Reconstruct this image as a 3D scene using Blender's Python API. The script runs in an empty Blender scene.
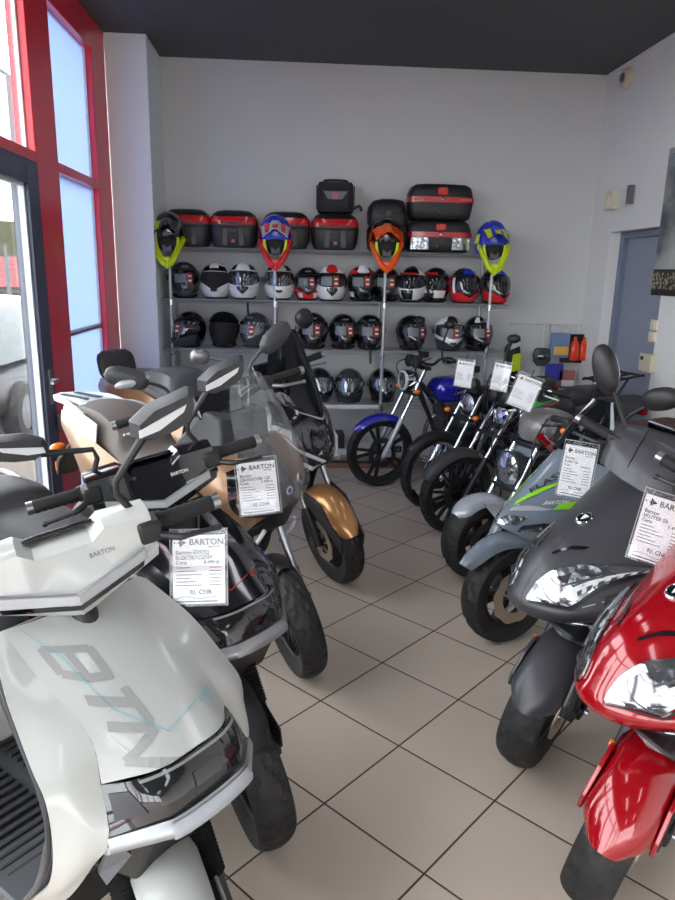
import bpy, bmesh, math, random
from mathutils import Vector as V, Matrix
random.seed(7)
SC = bpy.context.scene
ROOT = SC.collection
PI = math.pi
R_ = math.radians

# ------------------------------------------------------------------ materials
def srgb(r, g, b):
    f = lambda c: (c / 255) / 12.92 if c / 255 <= .04045 else (((c / 255) + .055) / 1.055) ** 2.4
    return (f(r), f(g), f(b), 1)

def mat(name, col, rough=.5, metal=0, coat=0, noise=0, scale=40, bump=0, spec=.5, emit=0, trans=0, alpha=1):
    m = bpy.data.materials.new(name); m.use_nodes = True
    nt = m.node_tree; b = nt.nodes['Principled BSDF']
    c = srgb(*col)
    b.inputs['Base Color'].default_value = c
    b.inputs['Roughness'].default_value = rough
    b.inputs['Metallic'].default_value = metal
    b.inputs['Coat Weight'].default_value = coat
    b.inputs['Coat Roughness'].default_value = .04
    b.inputs['Specular IOR Level'].default_value = spec
    if trans: b.inputs['Transmission Weight'].default_value = trans
    if emit:
        b.inputs['Emission Color'].default_value = c
        b.inputs['Emission Strength'].default_value = emit
    if noise or bump:
        tc = nt.nodes.new('ShaderNodeTexCoord'); n = nt.nodes.new('ShaderNodeTexNoise')
        n.inputs['Scale'].default_value = scale; n.inputs['Detail'].default_value = 3
        nt.links.new(tc.outputs['Object'], n.inputs['Vector'])
        if noise:
            mx = nt.nodes.new('ShaderNodeMix'); mx.data_type = 'RGBA'
            nt.links.new(n.outputs['Fac'], mx.inputs['Factor'])
            lo = [max(0, x * (1 - noise)) for x in c[:3]] + [1]; hi = [min(1, x * (1 + noise)) for x in c[:3]] + [1]
            mx.inputs['A'].default_value = lo; mx.inputs['B'].default_value = hi
            nt.links.new(mx.outputs['Result'], b.inputs['Base Color'])
        if bump:
            bp = nt.nodes.new('ShaderNodeBump'); bp.inputs['Strength'].default_value = bump; bp.inputs['Distance'].default_value = .004
            nt.links.new(n.outputs['Fac'], bp.inputs['Height']); nt.links.new(bp.outputs['Normal'], b.inputs['Normal'])
    return m

def glassy(name, col, opacity, rough=.02):
    "thin clear sheet: see-through with a tint, plus a Fresnel gloss"
    m = bpy.data.materials.new(name); m.use_nodes = True
    nt = m.node_tree; nt.nodes.clear()
    o = nt.nodes.new('ShaderNodeOutputMaterial'); t = nt.nodes.new('ShaderNodeBsdfTransparent')
    g = nt.nodes.new('ShaderNodeBsdfGlossy'); d = nt.nodes.new('ShaderNodeBsdfDiffuse')
    lw = nt.nodes.new('ShaderNodeLayerWeight'); lw.inputs['Blend'].default_value = .5
    pw = nt.nodes.new('ShaderNodeMath'); pw.operation = 'POWER'; pw.inputs[1].default_value = 4.5
    fr = nt.nodes.new('ShaderNodeMath'); fr.operation = 'MULTIPLY_ADD'; fr.inputs[1].default_value = .75; fr.inputs[2].default_value = .03
    nt.links.new(lw.outputs['Facing'], pw.inputs[0]); nt.links.new(pw.outputs[0], fr.inputs[0])
    m1 = nt.nodes.new('ShaderNodeMixShader'); m2 = nt.nodes.new('ShaderNodeMixShader')
    d.inputs['Color'].default_value = srgb(*col); g.inputs['Roughness'].default_value = rough
    m1.inputs['Fac'].default_value = opacity
    nt.links.new(t.outputs[0], m1.inputs[1]); nt.links.new(d.outputs[0], m1.inputs[2])
    nt.links.new(fr.outputs[0], m2.inputs['Fac']); nt.links.new(m1.outputs[0], m2.inputs[1]); nt.links.new(g.outputs[0], m2.inputs[2])
    nt.links.new(m2.outputs[0], o.inputs[0])
    return m

def film(name, col):
    "translucent window film"
    m = bpy.data.materials.new(name); m.use_nodes = True
    nt = m.node_tree; nt.nodes.clear()
    o = nt.nodes.new('ShaderNodeOutputMaterial'); a = nt.nodes.new('ShaderNodeBsdfTranslucent'); d = nt.nodes.new('ShaderNodeBsdfGlossy')
    d.inputs['Roughness'].default_value = .15
    mx = nt.nodes.new('ShaderNodeMixShader'); mx.inputs['Fac'].default_value = .12
    a.inputs['Color'].default_value = srgb(*col)
    nt.links.new(a.outputs[0], mx.inputs[1]); nt.links.new(d.outputs[0], mx.inputs[2]); nt.links.new(mx.outputs[0], o.inputs[0])
    return m

def flake(name, col, rough=.3, metal=.5, coat=.8):
    m = mat(name, col, rough, metal, coat)
    return m

def lens_mat(name, col=(150, 157, 164)):
    "faceted chrome reflector behind clear plastic"
    m = mat(name, col, .16, .95, 1)
    nt = m.node_tree; b = nt.nodes['Principled BSDF']
    tc = nt.nodes.new('ShaderNodeTexCoord'); vo = nt.nodes.new('ShaderNodeTexVoronoi'); vo.inputs['Scale'].default_value = 30
    bp = nt.nodes.new('ShaderNodeBump'); bp.inputs['Strength'].default_value = .5; bp.inputs['Distance'].default_value = .006
    nt.links.new(tc.outputs['Object'], vo.inputs['Vector']); nt.links.new(vo.outputs['Distance'], bp.inputs['Height']); nt.links.new(bp.outputs['Normal'], b.inputs['Normal'])
    return m

M = {}
def mk():
    D = dict
    M.update(
        white=mat('white_paint', (190, 194, 190), .28, 0, .6), offwhite=mat('white_plastic', (212, 216, 218), .35),
        blackgloss=mat('black_paint', (20, 22, 27), .12, 0, 1), black=mat('black_plastic', (30, 31, 33), .45, noise=.2, scale=120),
        softblack=mat('black_rubber', (27, 27, 28), .75, noise=.25, scale=90, bump=.15), tyre=mat('tyre_rubber', (30, 30, 31), .62, noise=.25, scale=60, bump=.1),
        seat=mat('seat_vinyl', (62, 62, 65), .55, noise=.12, scale=200, bump=.15), seatbrown=mat('brown_vinyl', (74, 52, 44), .5, noise=.15, scale=150, bump=.1),
        seattaupe=mat('taupe_vinyl', (112, 104, 99), .55, noise=.1, scale=150, bump=.1),
        silver=flake('silver_paint', (160, 164, 167), .38, .6), grey=mat('grey_plastic', (95, 98, 102), .4, noise=.1), darkgrey=mat('dark_grey_plastic', (58, 60, 64), .42, noise=.1),
        gunmetal=mat('matt_graphite_paint', (66, 66, 71), .42, .25, .15, noise=.08, scale=500), slate=mat('slate_blue_paint', (122, 133, 146), .22, .15, .8),
        lightslate=mat('light_grey_paint', (176, 182, 190), .25, .2, .8),
        gold=mat('bronze_paint', (152, 119, 90), .3, .45, .7), goldm=mat('bronze_metal_paint', (190, 140, 88), .32, .6, .6), shelfsteel=mat('zinc_plated_steel', (176, 179, 181), .35, .45), mirrorhousing=mat('mirror_housing', (46, 48, 52), .4, noise=.1),
        red=mat('red_paint', (150, 7, 20), .14, .1, 1), redplastic=mat('red_plastic', (190, 20, 30), .2, 0, .6), blue=mat('blue_paint', (22, 26, 170), .18, .15, 1),
        chrome=mat('chrome', (225, 228, 232), .08, 1), disc=mat('brake_disc_steel', (188, 176, 158), .35, .8), greytank=mat('satin_grey_paint', (122, 119, 117), .35, .2, .4), steel=mat('brushed_steel', (170, 173, 177), .3, 1, noise=.1, scale=200), alu=mat('cast_aluminium', (150, 153, 158), .38, .9),
        darksteel=mat('dark_steel', (70, 72, 76), .4, .8), orange=mat('amber_plastic', (235, 120, 30), .2, 0, .6), green=mat('lime_green', (130, 210, 30), .35),
        dgreen=mat('green_plastic', (50, 175, 70), .35), neon=mat('neon_yellow', (205, 225, 20), .35), orangep=mat('orange_shell', (240, 90, 25), .3, 0, .5),
        mxblue=mat('blue_shell', (40, 60, 190), .25, 0, .5), mxred=mat('red_shell', (215, 40, 45), .25, 0, .5), cyan=mat('cyan_print', (110, 195, 205), .4),
        paper=mat('paper', (240, 240, 244), .6), ink=mat('ink', (40, 42, 50), .7), inkgrey=mat('grey_ink', (120, 122, 128), .7), labelgrey=mat('grey_label', (112, 116, 120), .35), printgrey=mat('grey_print', (158, 160, 158), .4),
        lens=lens_mat('reflector_lens'), lampglass=lens_mat('round_lamp_glass', (206, 211, 215)), helmetwhite=mat('white_helmet_paint', (236, 237, 236), .18, 0, .8), smoke=mat('smoked_lens', (34, 36, 38), .06, 0, 1), drl=mat('white_light_guide', (205, 210, 212), .2, 0, .6),
        clear=glassy('clear_acrylic', (190, 195, 200), .10), tint=glassy('dark_acrylic', (22, 24, 28), .86), visor=mat('dark_visor', (28, 30, 34), .05, 0, 1), visorsilver=mat('mirror_visor', (120, 126, 134), .08, .8, 1),
        sleeve=glassy('plastic_sleeve', (235, 238, 242), .05), mirror=mat('mirror_glass', (190, 196, 204), .03, 1),
        pearl=mat('grey_helmet_paint', (88, 92, 98), .18, .4, 1), camo=mat('mottled_helmet_paint', (70, 72, 78), .2, .1, .8, noise=.7, scale=22),
        cream=mat('cream_plastic', (214, 206, 182), .4), beige=mat('beige_plastic', (200, 190, 165), .45),
        wood=mat('brown_board', (140, 104, 82), .6, noise=.2, scale=12), laminate=mat('white_laminate', (214, 214, 212), .4),
        redframe=mat('red_aluminium', (230, 38, 62), .3, 0, .3), navy=mat('navy_aluminium', (64, 72, 98), .35), gasket=mat('black_gasket', (22, 20, 22), .6), white_bead=mat('white_bead', (220, 225, 225), .4),
        cloth=mat('black_nylon', (34, 35, 38), .8, noise=.25, scale=160, bump=.2), purple=mat('violet_packet', (60, 60, 170), .4), packblue=mat('blue_card', (110, 135, 175), .5), packred=mat('red_card', (170, 100, 100), .5), yellow=mat('yellow_card', (225, 180, 80), .5), bottle=mat('orange_red_plastic', (225, 62, 28), .3, 0, .4),
    )
mk()

# ------------------------------------------------------------------ mesh helpers
def cr(pts, t):
    "Catmull-Rom through pts, t in 0..1"
    n = len(pts) - 1
    if n < 1: return V(pts[0])
    s = min(max(t, 0), 1) * n; i = min(int(s), n - 1); f = s - i
    p1, p2 = V(pts[i]), V(pts[i + 1])
    p0 = V(pts[i - 1]) if i > 0 else p1 * 2 - p2
    p3 = V(pts[i + 2]) if i + 2 <= n else p2 * 2 - p1
    return .5 * ((2 * p1) + (p2 - p0) * f + (2 * p0 - 5 * p1 + 4 * p2 - p3) * f * f + (3 * p1 - p0 - 3 * p2 + p3) * f ** 3)

def lin(pts, t):
    n = len(pts) - 1
    if n < 1: return V(pts[0])
    s = min(max(t, 0), 1) * n; i = min(int(s), n - 1); f = s - i
    return V(pts[i]).lerp(V(pts[i + 1]), f)

class MB:
    def __init__(s, T=None): s.v = []; s.f = []; s.T = T or Matrix()
    def add(s, vs, fs):
        o = len(s.v); s.v += [s.T @ V(p) for p in vs]; s.f += [tuple(i + o for i in f) for f in fs]; return s
    def grid(s, rows, cu=False, cv=False, cap0=False, cap1=False):
        n, m = len(rows), len(rows[0]); vs = [p for r in rows for p in r]; fs = []
        for i in range(n if cv else n - 1):
            for j in range(m if cu else m - 1):
                a, b = i, (i + 1) % n; c, d = j, (j + 1) % m
                fs.append((a * m + c, a * m + d, b * m + d, b * m + c))
        if cap0: fs.append(tuple(range(m))[::-1])
        if cap1: fs.append(tuple((n - 1) * m + j for j in range(m)))
        return s.add(vs, fs)
    def sheet(s, rows, th):
        "open grid given thickness along its normals (outer side = rows)"
        n, m = len(rows), len(rows[0]); rows = [[V(p) for p in r] for r in rows]
        nor = []
        for i in range(n):
            q = []
            for j in range(m):
                du = rows[i][min(j + 1, m - 1)] - rows[i][max(j - 1, 0)]; dv = rows[min(i + 1, n - 1)][j] - rows[max(i - 1, 0)][j]
                w = du.cross(dv); q.append(w.normalized() if w.length > 1e-9 else V((0, 0, 1)))
            nor.append(q)
        back = [[rows[i][j] - nor[i][j] * th for j in range(m)] for i in range(n)]
        vs = [p for r in rows for p in r] + [p for r in back for p in r]; N = n * m; fs = []
        for i in range(n - 1):
            for j in range(m - 1):
                a, b, c, d = i * m + j, i * m + j + 1, (i + 1) * m + j + 1, (i + 1) * m + j
                fs += [(a, b, c, d), (d + N, c + N, b + N, a + N)]
        edge = [j for j in range(m)] + [i * m + m - 1 for i in range(1, n)] + [(n - 1) * m + j for j in range(m - 2, -1, -1)] + [i * m for i in range(n - 2, 0, -1)]
        for k in range(len(edge)):
            a, b = edge[k], edge[(k + 1) % len(edge)]; fs.append((b, a, a + N, b + N))
        return s.add(vs, fs)
    def tube(s, pts, r, n=10, smooth=0, cap=True):
        pts = [V(p) for p in pts]; rs = r if isinstance(r, (list, tuple)) else [r] * len(pts)
        if smooth:
            k = smooth; q = [cr(pts, i / k) for i in range(k + 1)]
            rs = [lin([(x, 0, 0) for x in rs], i / k)[0] for i in range(k + 1)]; pts = q
        rows = []; up = None
        for i, p in enumerate(pts):
            d = (pts[min(i + 1, len(pts) - 1)] - pts[max(i - 1, 0)]).normalized()
            if up is None: up = V((0, 0, 1)) if abs(d.z) < .9 else V((1, 0, 0))
            x = up.cross(d).normalized(); y = d.cross(x); up = y
            rows.append([p + (x * math.cos(2 * PI * k / n) + y * math.sin(2 * PI * k / n)) * rs[i] for k in range(n)])
        return s.grid(rows, cu=True, cap0=cap, cap1=cap)
    def box(s, c, sz, rot=None):
        hx, hy, hz = [q / 2 for q in sz]; c = V(c)
        vs = [V((x * hx, y * hy, z * hz)) for x in (-1, 1) for y in (-1, 1) for z in (-1, 1)]
        if rot: vs = [rot @ p for p in vs]
        return s.add([p + c for p in vs], [(0, 1, 3, 2), (4, 6, 7, 5), (0, 4, 5, 1), (2, 3, 7, 6), (0, 2, 6, 4), (1, 5, 7, 3)])
    def slab(s, pts, d):
        "polygon pts (3D) extruded by vector d"
        n = len(pts); d = V(d); a = [V(p) for p in pts]; b = [p + d for p in a]
        return s.add(a + b, [tuple(range(n))[::-1], tuple(range(n, 2 * n))] + [(i, (i + 1) % n, n + (i + 1) % n, n + i) for i in range(n)])
    def lathe(s, prof, o=(0, 0, 0), axis='y', n=24, closed=False, a0=0, a1=2 * PI):
        "prof = [(r,h)] around axis through o"
        o = V(o); rows = []; full = abs(a1 - a0 - 2 * PI) < 1e-6
        for k in range(n if full else n + 1):
            t = a0 + (a1 - a0) * k / n; cs, sn = math.cos(t), math.sin(t); row = []
            for r, h in prof:
                p = {'y': (r * cs, h, r * sn), 'z': (r * cs, r * sn, h), 'x': (h, r * cs, r * sn)}[axis]
                row.append(o + V(p))
            rows.append(row)
        return s.grid(rows, cu=closed, cv=full)
    def ell(s, c, r, n=16, m=10, e=1.0):
        c = V(c); r = r if isinstance(r, (list, tuple)) else (r, r, r)
        pw = lambda x: math.copysign(abs(x) ** e, x)
        rows = []
        for i in range(m + 1):
            b = -PI / 2 + PI * i / m
            rows.append([c + V((r[0] * pw(math.cos(b)) * pw(math.cos(2 * PI * j / n)), r[1] * pw(math.cos(b)) * pw(math.sin(2 * PI * j / n)), r[2] * pw(math.sin(b)))) for j in range(n)])
        return s.grid(rows, cu=True)
    def build(s, name, m, parent=None, ang=40, bev=0, sub=0, label=None, flat=False):
        me = bpy.data.meshes.new(name); me.from_pydata([tuple(p) for p in s.v], [], s.f)
        bm = bmesh.new(); bm.from_mesh(me); bmesh.ops.remove_doubles(bm, verts=bm.verts, dist=1e-5)
        bmesh.ops.dissolve_degenerate(bm, dist=1e-6, edges=bm.edges)
        bmesh.ops.recalc_face_normals(bm, faces=bm.faces); bm.to_mesh(me); bm.free()
        if not flat:
            for p in me.polygons: p.use_smooth = True
            me.set_sharp_from_angle(angle=R_(ang))
        me.materials.append(M[m] if isinstance(m, str) else m)
        o = bpy.data.objects.new(name, me); ROOT.objects.link(o)
        if parent: o.parent = parent
        if label: o['label'] = label
        if bev:
            b = o.modifiers.new('bevel', 'BEVEL'); b.width = bev; b.segments = 2; b.limit_method = 'ANGLE'; b.angle_limit = R_(35)
        if sub:
            b = o.modifiers.new('subdivision', 'SUBSURF'); b.levels = sub; b.render_levels = sub
        return o

class Surf:
    "smooth surface through a control net; half=True mirrors rows from the centre line to y<0"
    def __init__(s, ctrl, half=True, T=None, f=cr):
        s.T = T or Matrix(); s.f = f
        s.c = [[(x, -y, z) for x, y, z in reversed(r[1:])] + list(r) for r in ctrl] if half else [list(r) for r in ctrl]
    def P(s, u, v): return s.T @ s.f([s.f(r, u) for r in s.c], v)
    def N(s, u, v):
        e = .004; a = s.P(min(u + e, 1), v) - s.P(max(u - e, 0), v); b = s.P(u, min(v + e, 1)) - s.P(u, max(v - e, 0))
        return a.cross(b).normalized()
    def mesh(s, nu=24, nv=16, th=.006, mb=None):
        mb = mb or MB(); rows = [[s.P(i / nu, j / nv) for i in range(nu + 1)] for j in range(nv + 1)]
        return mb.sheet(rows, -th if s.flip() else th)
    def flip(s):
        "normals should look away from the body, i.e. forward / outward; override via attribute"
        return getattr(s, 'fl', False)
    def out(s, u, v, h): return s.P(u, v) + s.N(u, v) * (-h if s.flip() else h)
    def patch(s, mb, a, b, off=.002, th=.003, n=14, m=5):
        "panel on the surface between two uv polylines"
        top, bot = [], []
        for i in range(n + 1):
            p, q = lin([(x, y, 0) for x, y in a], i / n), lin([(x, y, 0) for x, y in b], i / n)
            top.append(p); bot.append(q)
        rows = []
        for j in range(m + 1):
            rows.append([s.out(*(top[i].lerp(bot[i], j / m))[:2], off + th) for i in range(n + 1)])
        return mb.sheet(rows, th)
    def text(s, mb, txt, size, fn, off=.002):
        for vs, fs in [text_mesh(txt, size)]:
            mb.add([s.out(*fn(x, y), off) for x, y in vs], fs)
        return mb

_tc = {}
def text_mesh(txt, size=1, align='LEFT'):
    k = (txt, align)
    if k not in _tc:
        cu = bpy.data.curves.new('t', 'FONT'); cu.body = txt; cu.size = 1; cu.align_x = align; cu.resolution_u = 2; cu.offset = 0 if txt == 'evivo' else .018
        ob = bpy.data.objects.new('t', cu); me = bpy.data.meshes.new_from_object(ob)
        _tc[k] = ([(p.co.x, p.co.y) for p in me.vertices], [tuple(p.vertices) for p in me.polygons])
        bpy.data.objects.remove(ob); bpy.data.curves.remove(cu); bpy.data.meshes.remove(me)
    vs, fs = _tc[k]
    return [(x * size, y * size) for x, y in vs], fs

def tag(o, label, cat, group=None):
    o['label'] = label; o['category'] = cat
    if group: o['group'] = group
    return o
def thing(name, label, cat, loc=(0, 0, 0), rz=0, group=None):
    o = bpy.data.objects.new(name, None); ROOT.objects.link(o); o.location = loc; o.rotation_euler = (0, 0, rz); o.empty_display_size = .1
    return tag(o, label, cat, group)
def struct(o): o['kind'] = 'structure'; return o
def Tr(x, y, z): return Matrix.Translation((x, y, z))
def Rot(a, ax): return Matrix.Rotation(R_(a), 4, ax)
def steer(xs, rake, deg):
    t = R_(rake); ax = V((-math.sin(t), 0, math.cos(t)))
    return Tr(xs, 0, 0) @ Matrix.Rotation(R_(deg), 4, ax) @ Tr(-xs, 0, 0)

# ------------------------------------------------------------------ camera
H = 1.69; FOC = 697.68
PITCH, ROLL, YAW = .24916522, .02153105, .06756644
def cam_axes():
    cy, sy = math.cos(YAW), math.sin(YAW); right = V((cy, -sy, 0)); fwd = V((sy, cy, 0)); up = V((0, 0, 1))
    f2 = fwd * math.cos(PITCH) - up * math.sin(PITCH); u2 = up * math.cos(PITCH) + fwd * math.sin(PITCH)
    return right * math.cos(ROLL) + u2 * math.sin(ROLL), u2 * math.cos(ROLL) - right * math.sin(ROLL), f2
CX, CY_, CF = cam_axes()
cd = bpy.data.cameras.new('camera'); cam = bpy.data.objects.new('camera', cd); ROOT.objects.link(cam)
mw = Matrix((CX, CY_, -CF)).transposed().to_4x4(); mw.translation = (0, 0, H); cam.matrix_world = mw
cd.sensor_fit = 'VERTICAL'; cd.sensor_height = 36; cd.lens = FOC * 36 / 900; cd.clip_start = .02; cd.clip_end = 300
SC.camera = cam
SC.view_settings.view_transform = 'Standard'; SC.view_settings.look = 'None'; SC.view_settings.gamma = 1; SC.view_settings.use_curve_mapping = False
SC.view_settings.exposure = .1
# ------------------------------------------------------------------ room shell
XL, XR, YB, ZC, YF = -1.39, 2.654, 6.35, 3.356, -6.0
YC, XC = 5.787, -1.082            # front face and right side of the pillar in the back left corner

def floor_mat():
    m = bpy.data.materials.new('floor_tiles'); m.use_nodes = True; nt = m.node_tree; b = nt.nodes['Principled BSDF']
    N = lambda t, **k: [setattr(n, a, v) for n in [nt.nodes.new(t)] for a, v in k.items()] and n if False else nt.nodes.new(t)
    def math_(op, a, c=None):
        n = nt.nodes.new('ShaderNodeMath'); n.operation = op
        for i, x in enumerate((a, c)):
            if x is None: continue
            if isinstance(x, (int, float)): n.inputs[i].default_value = x
            else: nt.links.new(x, n.inputs[i])
        return n.outputs[0]
    geo = nt.nodes.new('ShaderNodeNewGeometry'); sep = nt.nodes.new('ShaderNodeSeparateXYZ'); nt.links.new(geo.outputs['Position'], sep.inputs[0])
    S = .23691 * H; ox, oy = .23696 * H, 1.30684 * H; a = -.80277
    x = math_('SUBTRACT', sep.outputs[0], ox); y = math_('SUBTRACT', sep.outputs[1], oy)
    u = math_('DIVIDE', math_('ADD', math_('MULTIPLY', x, math.cos(a)), math_('MULTIPLY', y, math.sin(a))), S)
    v = math_('DIVIDE', math_('ADD', math_('MULTIPLY', x, -math.sin(a)), math_('MULTIPLY', y, math.cos(a))), S)
    def edge(t):
        f = math_('FRACT', t); return math_('MINIMUM', f, math_('SUBTRACT', 1., f))
    d = math_('MINIMUM', edge(u), edge(v))
    g = math_('LESS_THAN', d, .0085)
    cb = nt.nodes.new('ShaderNodeCombineXYZ'); nt.links.new(math_('FLOOR', u), cb.inputs[0]); nt.links.new(math_('FLOOR', v), cb.inputs[1])
    wn = nt.nodes.new('ShaderNodeTexWhiteNoise'); nt.links.new(cb.outputs[0], wn.inputs['Vector'])
    no = nt.nodes.new('ShaderNodeTexNoise'); no.inputs['Scale'].default_value = 3.5; no.inputs['Detail'].default_value = 6; nt.links.new(geo.outputs['Position'], no.inputs['Vector'])
    fac = math_('ADD', math_('MULTIPLY', wn.outputs['Value'], .5), math_('MULTIPLY', no.outputs['Fac'], .5))
    mx = nt.nodes.new('ShaderNodeMix'); mx.data_type = 'RGBA'; nt.links.new(fac, mx.inputs['Factor'])
    mx.inputs['A'].default_value = srgb(198, 184, 170); mx.inputs['B'].default_value = srgb(212, 198, 184)
    m2 = nt.nodes.new('ShaderNodeMix'); m2.data_type = 'RGBA'; nt.links.new(g, m2.inputs['Factor'])
    nt.links.new(mx.outputs['Result'], m2.inputs['A']); m2.inputs['B'].default_value = srgb(84, 66, 58)
    nt.links.new(m2.outputs['Result'], b.inputs['Base Color'])
    r = math_('ADD', .38, math_('MULTIPLY', g, .45)); nt.links.new(r, b.inputs['Roughness'])
    bp = nt.nodes.new('ShaderNodeBump'); bp.inputs['Strength'].default_value = .4; bp.inputs['Distance'].default_value = .003
    nt.links.new(math_('MINIMUM', math_('MULTIPLY', d, 60.), 1.), bp.inputs['Height']); nt.links.new(bp.outputs['Normal'], b.inputs['Normal'])
    return m

wall_m = mat('wall_paint', (204, 205, 205), .8, noise=.02, scale=3, bump=.05)
wall_r = mat('white_wall_paint', (228, 228, 227), .75, noise=.015, scale=3, bump=.05)
ceil_m = mat('charcoal_ceiling_paint', (78, 79, 80), .7, noise=.05, scale=4)
struct(MB().box(((XL + XR) / 2, (YB + YF) / 2, -.05), (XR - XL + .6, YB - YF + .4, .1)).build('floor', floor_mat(), flat=True))
struct(MB().box(((XL + XR) / 2, (YB + YF) / 2, ZC + .05), (XR - XL + .6, YB - YF + .4, .1)).build('ceiling', ceil_m, flat=True))
struct(MB().box(((XL + XR) / 2, YB + .1, ZC / 2), (XR - XL + .6, .2, ZC)).build('wall_back', wall_m, flat=True))
struct(MB().box(((XL + XC) / 2, (YC + YB) / 2, ZC / 2), (XC - XL, YB - YC, ZC)).build('wall_pillar', mat('window_lit_pillar_white', (232, 240, 244), .7, noise=.015, scale=3), flat=True, bev=.006))  # wall white made lighter and cooler here to carry the window light
# right wall with a deep door recess
DY0, DY1, DZ = 5.0, 5.955, 2.063
w = MB(); T = .25
w.box((XR + T / 2, (YB + DY1) / 2, ZC / 2), (T, YB - DY1, ZC)); w.box((XR + T / 2, (DY0 + YF) / 2, ZC / 2), (T, DY0 - YF, ZC))
w.box((XR + T / 2, (DY0 + DY1) / 2, (DZ + ZC) / 2), (T, DY1 - DY0, ZC - DZ))
struct(w.build('wall_right', wall_r, flat=True))
doorc = mat('blue_grey_door_paint', (140, 148, 164), .45, noise=.02, scale=5); frc = mat('door_frame_paint', (112, 122, 142), .4)
f = MB(); fx = XR + .13
f.box((fx, DY1 - .035, DZ / 2), (.08, .07, DZ)); f.box((fx, DY0 + .035, DZ / 2), (.08, .07, DZ)); f.box((fx, (DY0 + DY1) / 2, DZ - .025), (.08, DY1 - DY0 - .14, .05))
d2 = struct(f.build('door_2', frc, bev=.004))
lf = MB().box((fx + .015, (DY0 + DY1) / 2, DZ / 2 - .02), (.04, DY1 - DY0 - .16, DZ - .06)).build('door_leaf', doorc, d2, bev=.003)
hd = MB().tube([(fx - .03, DY0 + .14, 1.02), (fx - .06, DY0 + .14, 1.02), (fx - .06, DY0 + .27, 1.02)], .009).build('door_handle', 'steel', d2)
# ceiling edge trim
struct(MB().box((XR - .006, (YB + YF) / 2, ZC - .012), (.012, YB - YF, .024)).build('trim_ceiling_right', wall_r, flat=True))

# ------------------------------------------------------------------ glazed front on the left
def frame(name, y0, y1, z0, z1, x0=-.10, x1=0.0, m='redframe'):
    return struct(MB().box((XL + (x0 + x1) / 2, (y0 + y1) / 2, (z0 + z1) / 2), (x1 - x0, y1 - y0, z1 - z0)).build(name, m, bev=.004))
pane = glassy('window_glass', (235, 245, 250), .03)
bluefilm = film('pale_blue_window_film', (176, 190, 220))
frame('trim_1', 5.42, YC, 0, ZC)                     # corner post
frame('trim_2', 4.15, 4.53, 0, ZC)                   # wide mullion
frame('trim_3', 4.53, 5.42, 3.15, ZC); frame('trim_4', 4.53, 5.42, 2.235, 2.29); frame('trim_5', 4.53, 5.42, 0, .12)
frame('trim_6', 2.6, 4.15, 3.15, ZC); frame('trim_7', 2.6, 4.15, 2.235, 2.29)
def window(n, y0, y1, z0, z1, m, x=-.06):
    o = struct(MB().box((XL + x, (y0 + y1) / 2, (z0 + z1) / 2), (.008, y1 - y0, z1 - z0)).build('window_%d' % n, m, flat=True))
    b = MB()
    for yy in (y0 + .008, y1 - .008): b.box((XL + x + .008, yy, (z0 + z1) / 2), (.02, .016, z1 - z0))
    b.box((XL + x + .008, (y0 + y1) / 2, z0 + .008), (.02, y1 - y0, .016))
    b.build('glazing_bead', 'white_bead', o); return o
window(1, 2.6, 4.15, 2.29, 3.15, pane); window(2, 4.53, 5.42, 2.29, 3.15, bluefilm); window(3, 4.53, 5.42, 1.27, 2.235, bluefilm); window(4, 4.53, 5.42, .12, 1.25, bluefilm)
frame('trim_8', 4.53, 5.42, 1.25, 1.27, -.07, -.05, 'navy')
# navy glass door
dr = MB()
for (y0, y1, z0, z1) in ((3.98, 4.15, 0, 2.235), (2.6, 2.72, 0, 2.235), (2.72, 3.98, 2.11, 2.235), (2.72, 3.98, 0, .14)):
    dr.box((XL - .04, (y0 + y1) / 2, (z0 + z1) / 2), (.09, y1 - y0, z1 - z0))
door = struct(dr.build('door_1', 'navy', bev=.004))
MB().box((XL - .05, 3.35, 1.125), (.01, 1.26, 1.97)).build('door_pane', pane, door, flat=True)
b = MB(); b.box((XL - .03, 3.972, 1.125), (.03, .016, 1.97)); b.box((XL - .03, 3.35, 2.102), (.03, 1.26, .016)); b.build('glazing_bead', 'white_bead', door)
hb = MB(); hb.box((XL + .012, 4.06, 1.02), (.012, .04, .2)); hb.tube([(XL + .01, 4.06, 1.06), (XL + .06, 4.06, 1.06), (XL + .06, 3.94, 1.06)], .01); hb.build('door_handle', 'steel', door)
for zz in (.75,): MB().tube([(XL + .02, 4.12, zz), (XL + .02, 4.12, zz + .1)], .012).build('hinge', 'steel', door)
# the same glazing carries on past the camera and across the shop front behind it
k = 9; n = 5
for y in (2.42, .4, -1.6, -3.6, -5.8):
    frame('trim_%d' % k, y, y + .18, 0, ZC); k += 1
for y0, y1 in ((.58, 2.42), (-1.42, .4), (-3.42, -1.6), (-5.62, -3.6)):
    frame('trim_%d' % k, y0, y1, 2.235, 2.29); frame('trim_%d' % (k + 1), y0, y1, 3.15, ZC); frame('trim_%d' % (k + 2), y0, y1, 0, .12); k += 3
    window(n, y0, y1, .12, 2.235, pane); window(n + 1, y0, y1, 2.29, 3.15, pane); n += 2
for i in range(5):
    x = XL + i * (XR - XL) / 4
    struct(MB().box((min(max(x, XL + .05), XR - .05), YF, ZC / 2), (.1, .1, ZC)).build('trim_%d' % k, 'redframe', bev=.004)); k += 1
struct(MB().box(((XL + XR) / 2, YF, 2.26), (XR - XL - .1, .08, .06)).build('trim_%d' % k, 'redframe')); k += 1
struct(MB().box(((XL + XR) / 2, YF, ZC / 2), (XR - XL - .1, .01, ZC)).build('window_%d' % n, pane, flat=True))

# ------------------------------------------------------------------ outside
pav = mat('asphalt', (104, 95, 88), .9, noise=.12, scale=1.5)
struct(MB().box((-30, 10, -.2), (80, 120, .12)).build('ground', pav, flat=True))
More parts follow.
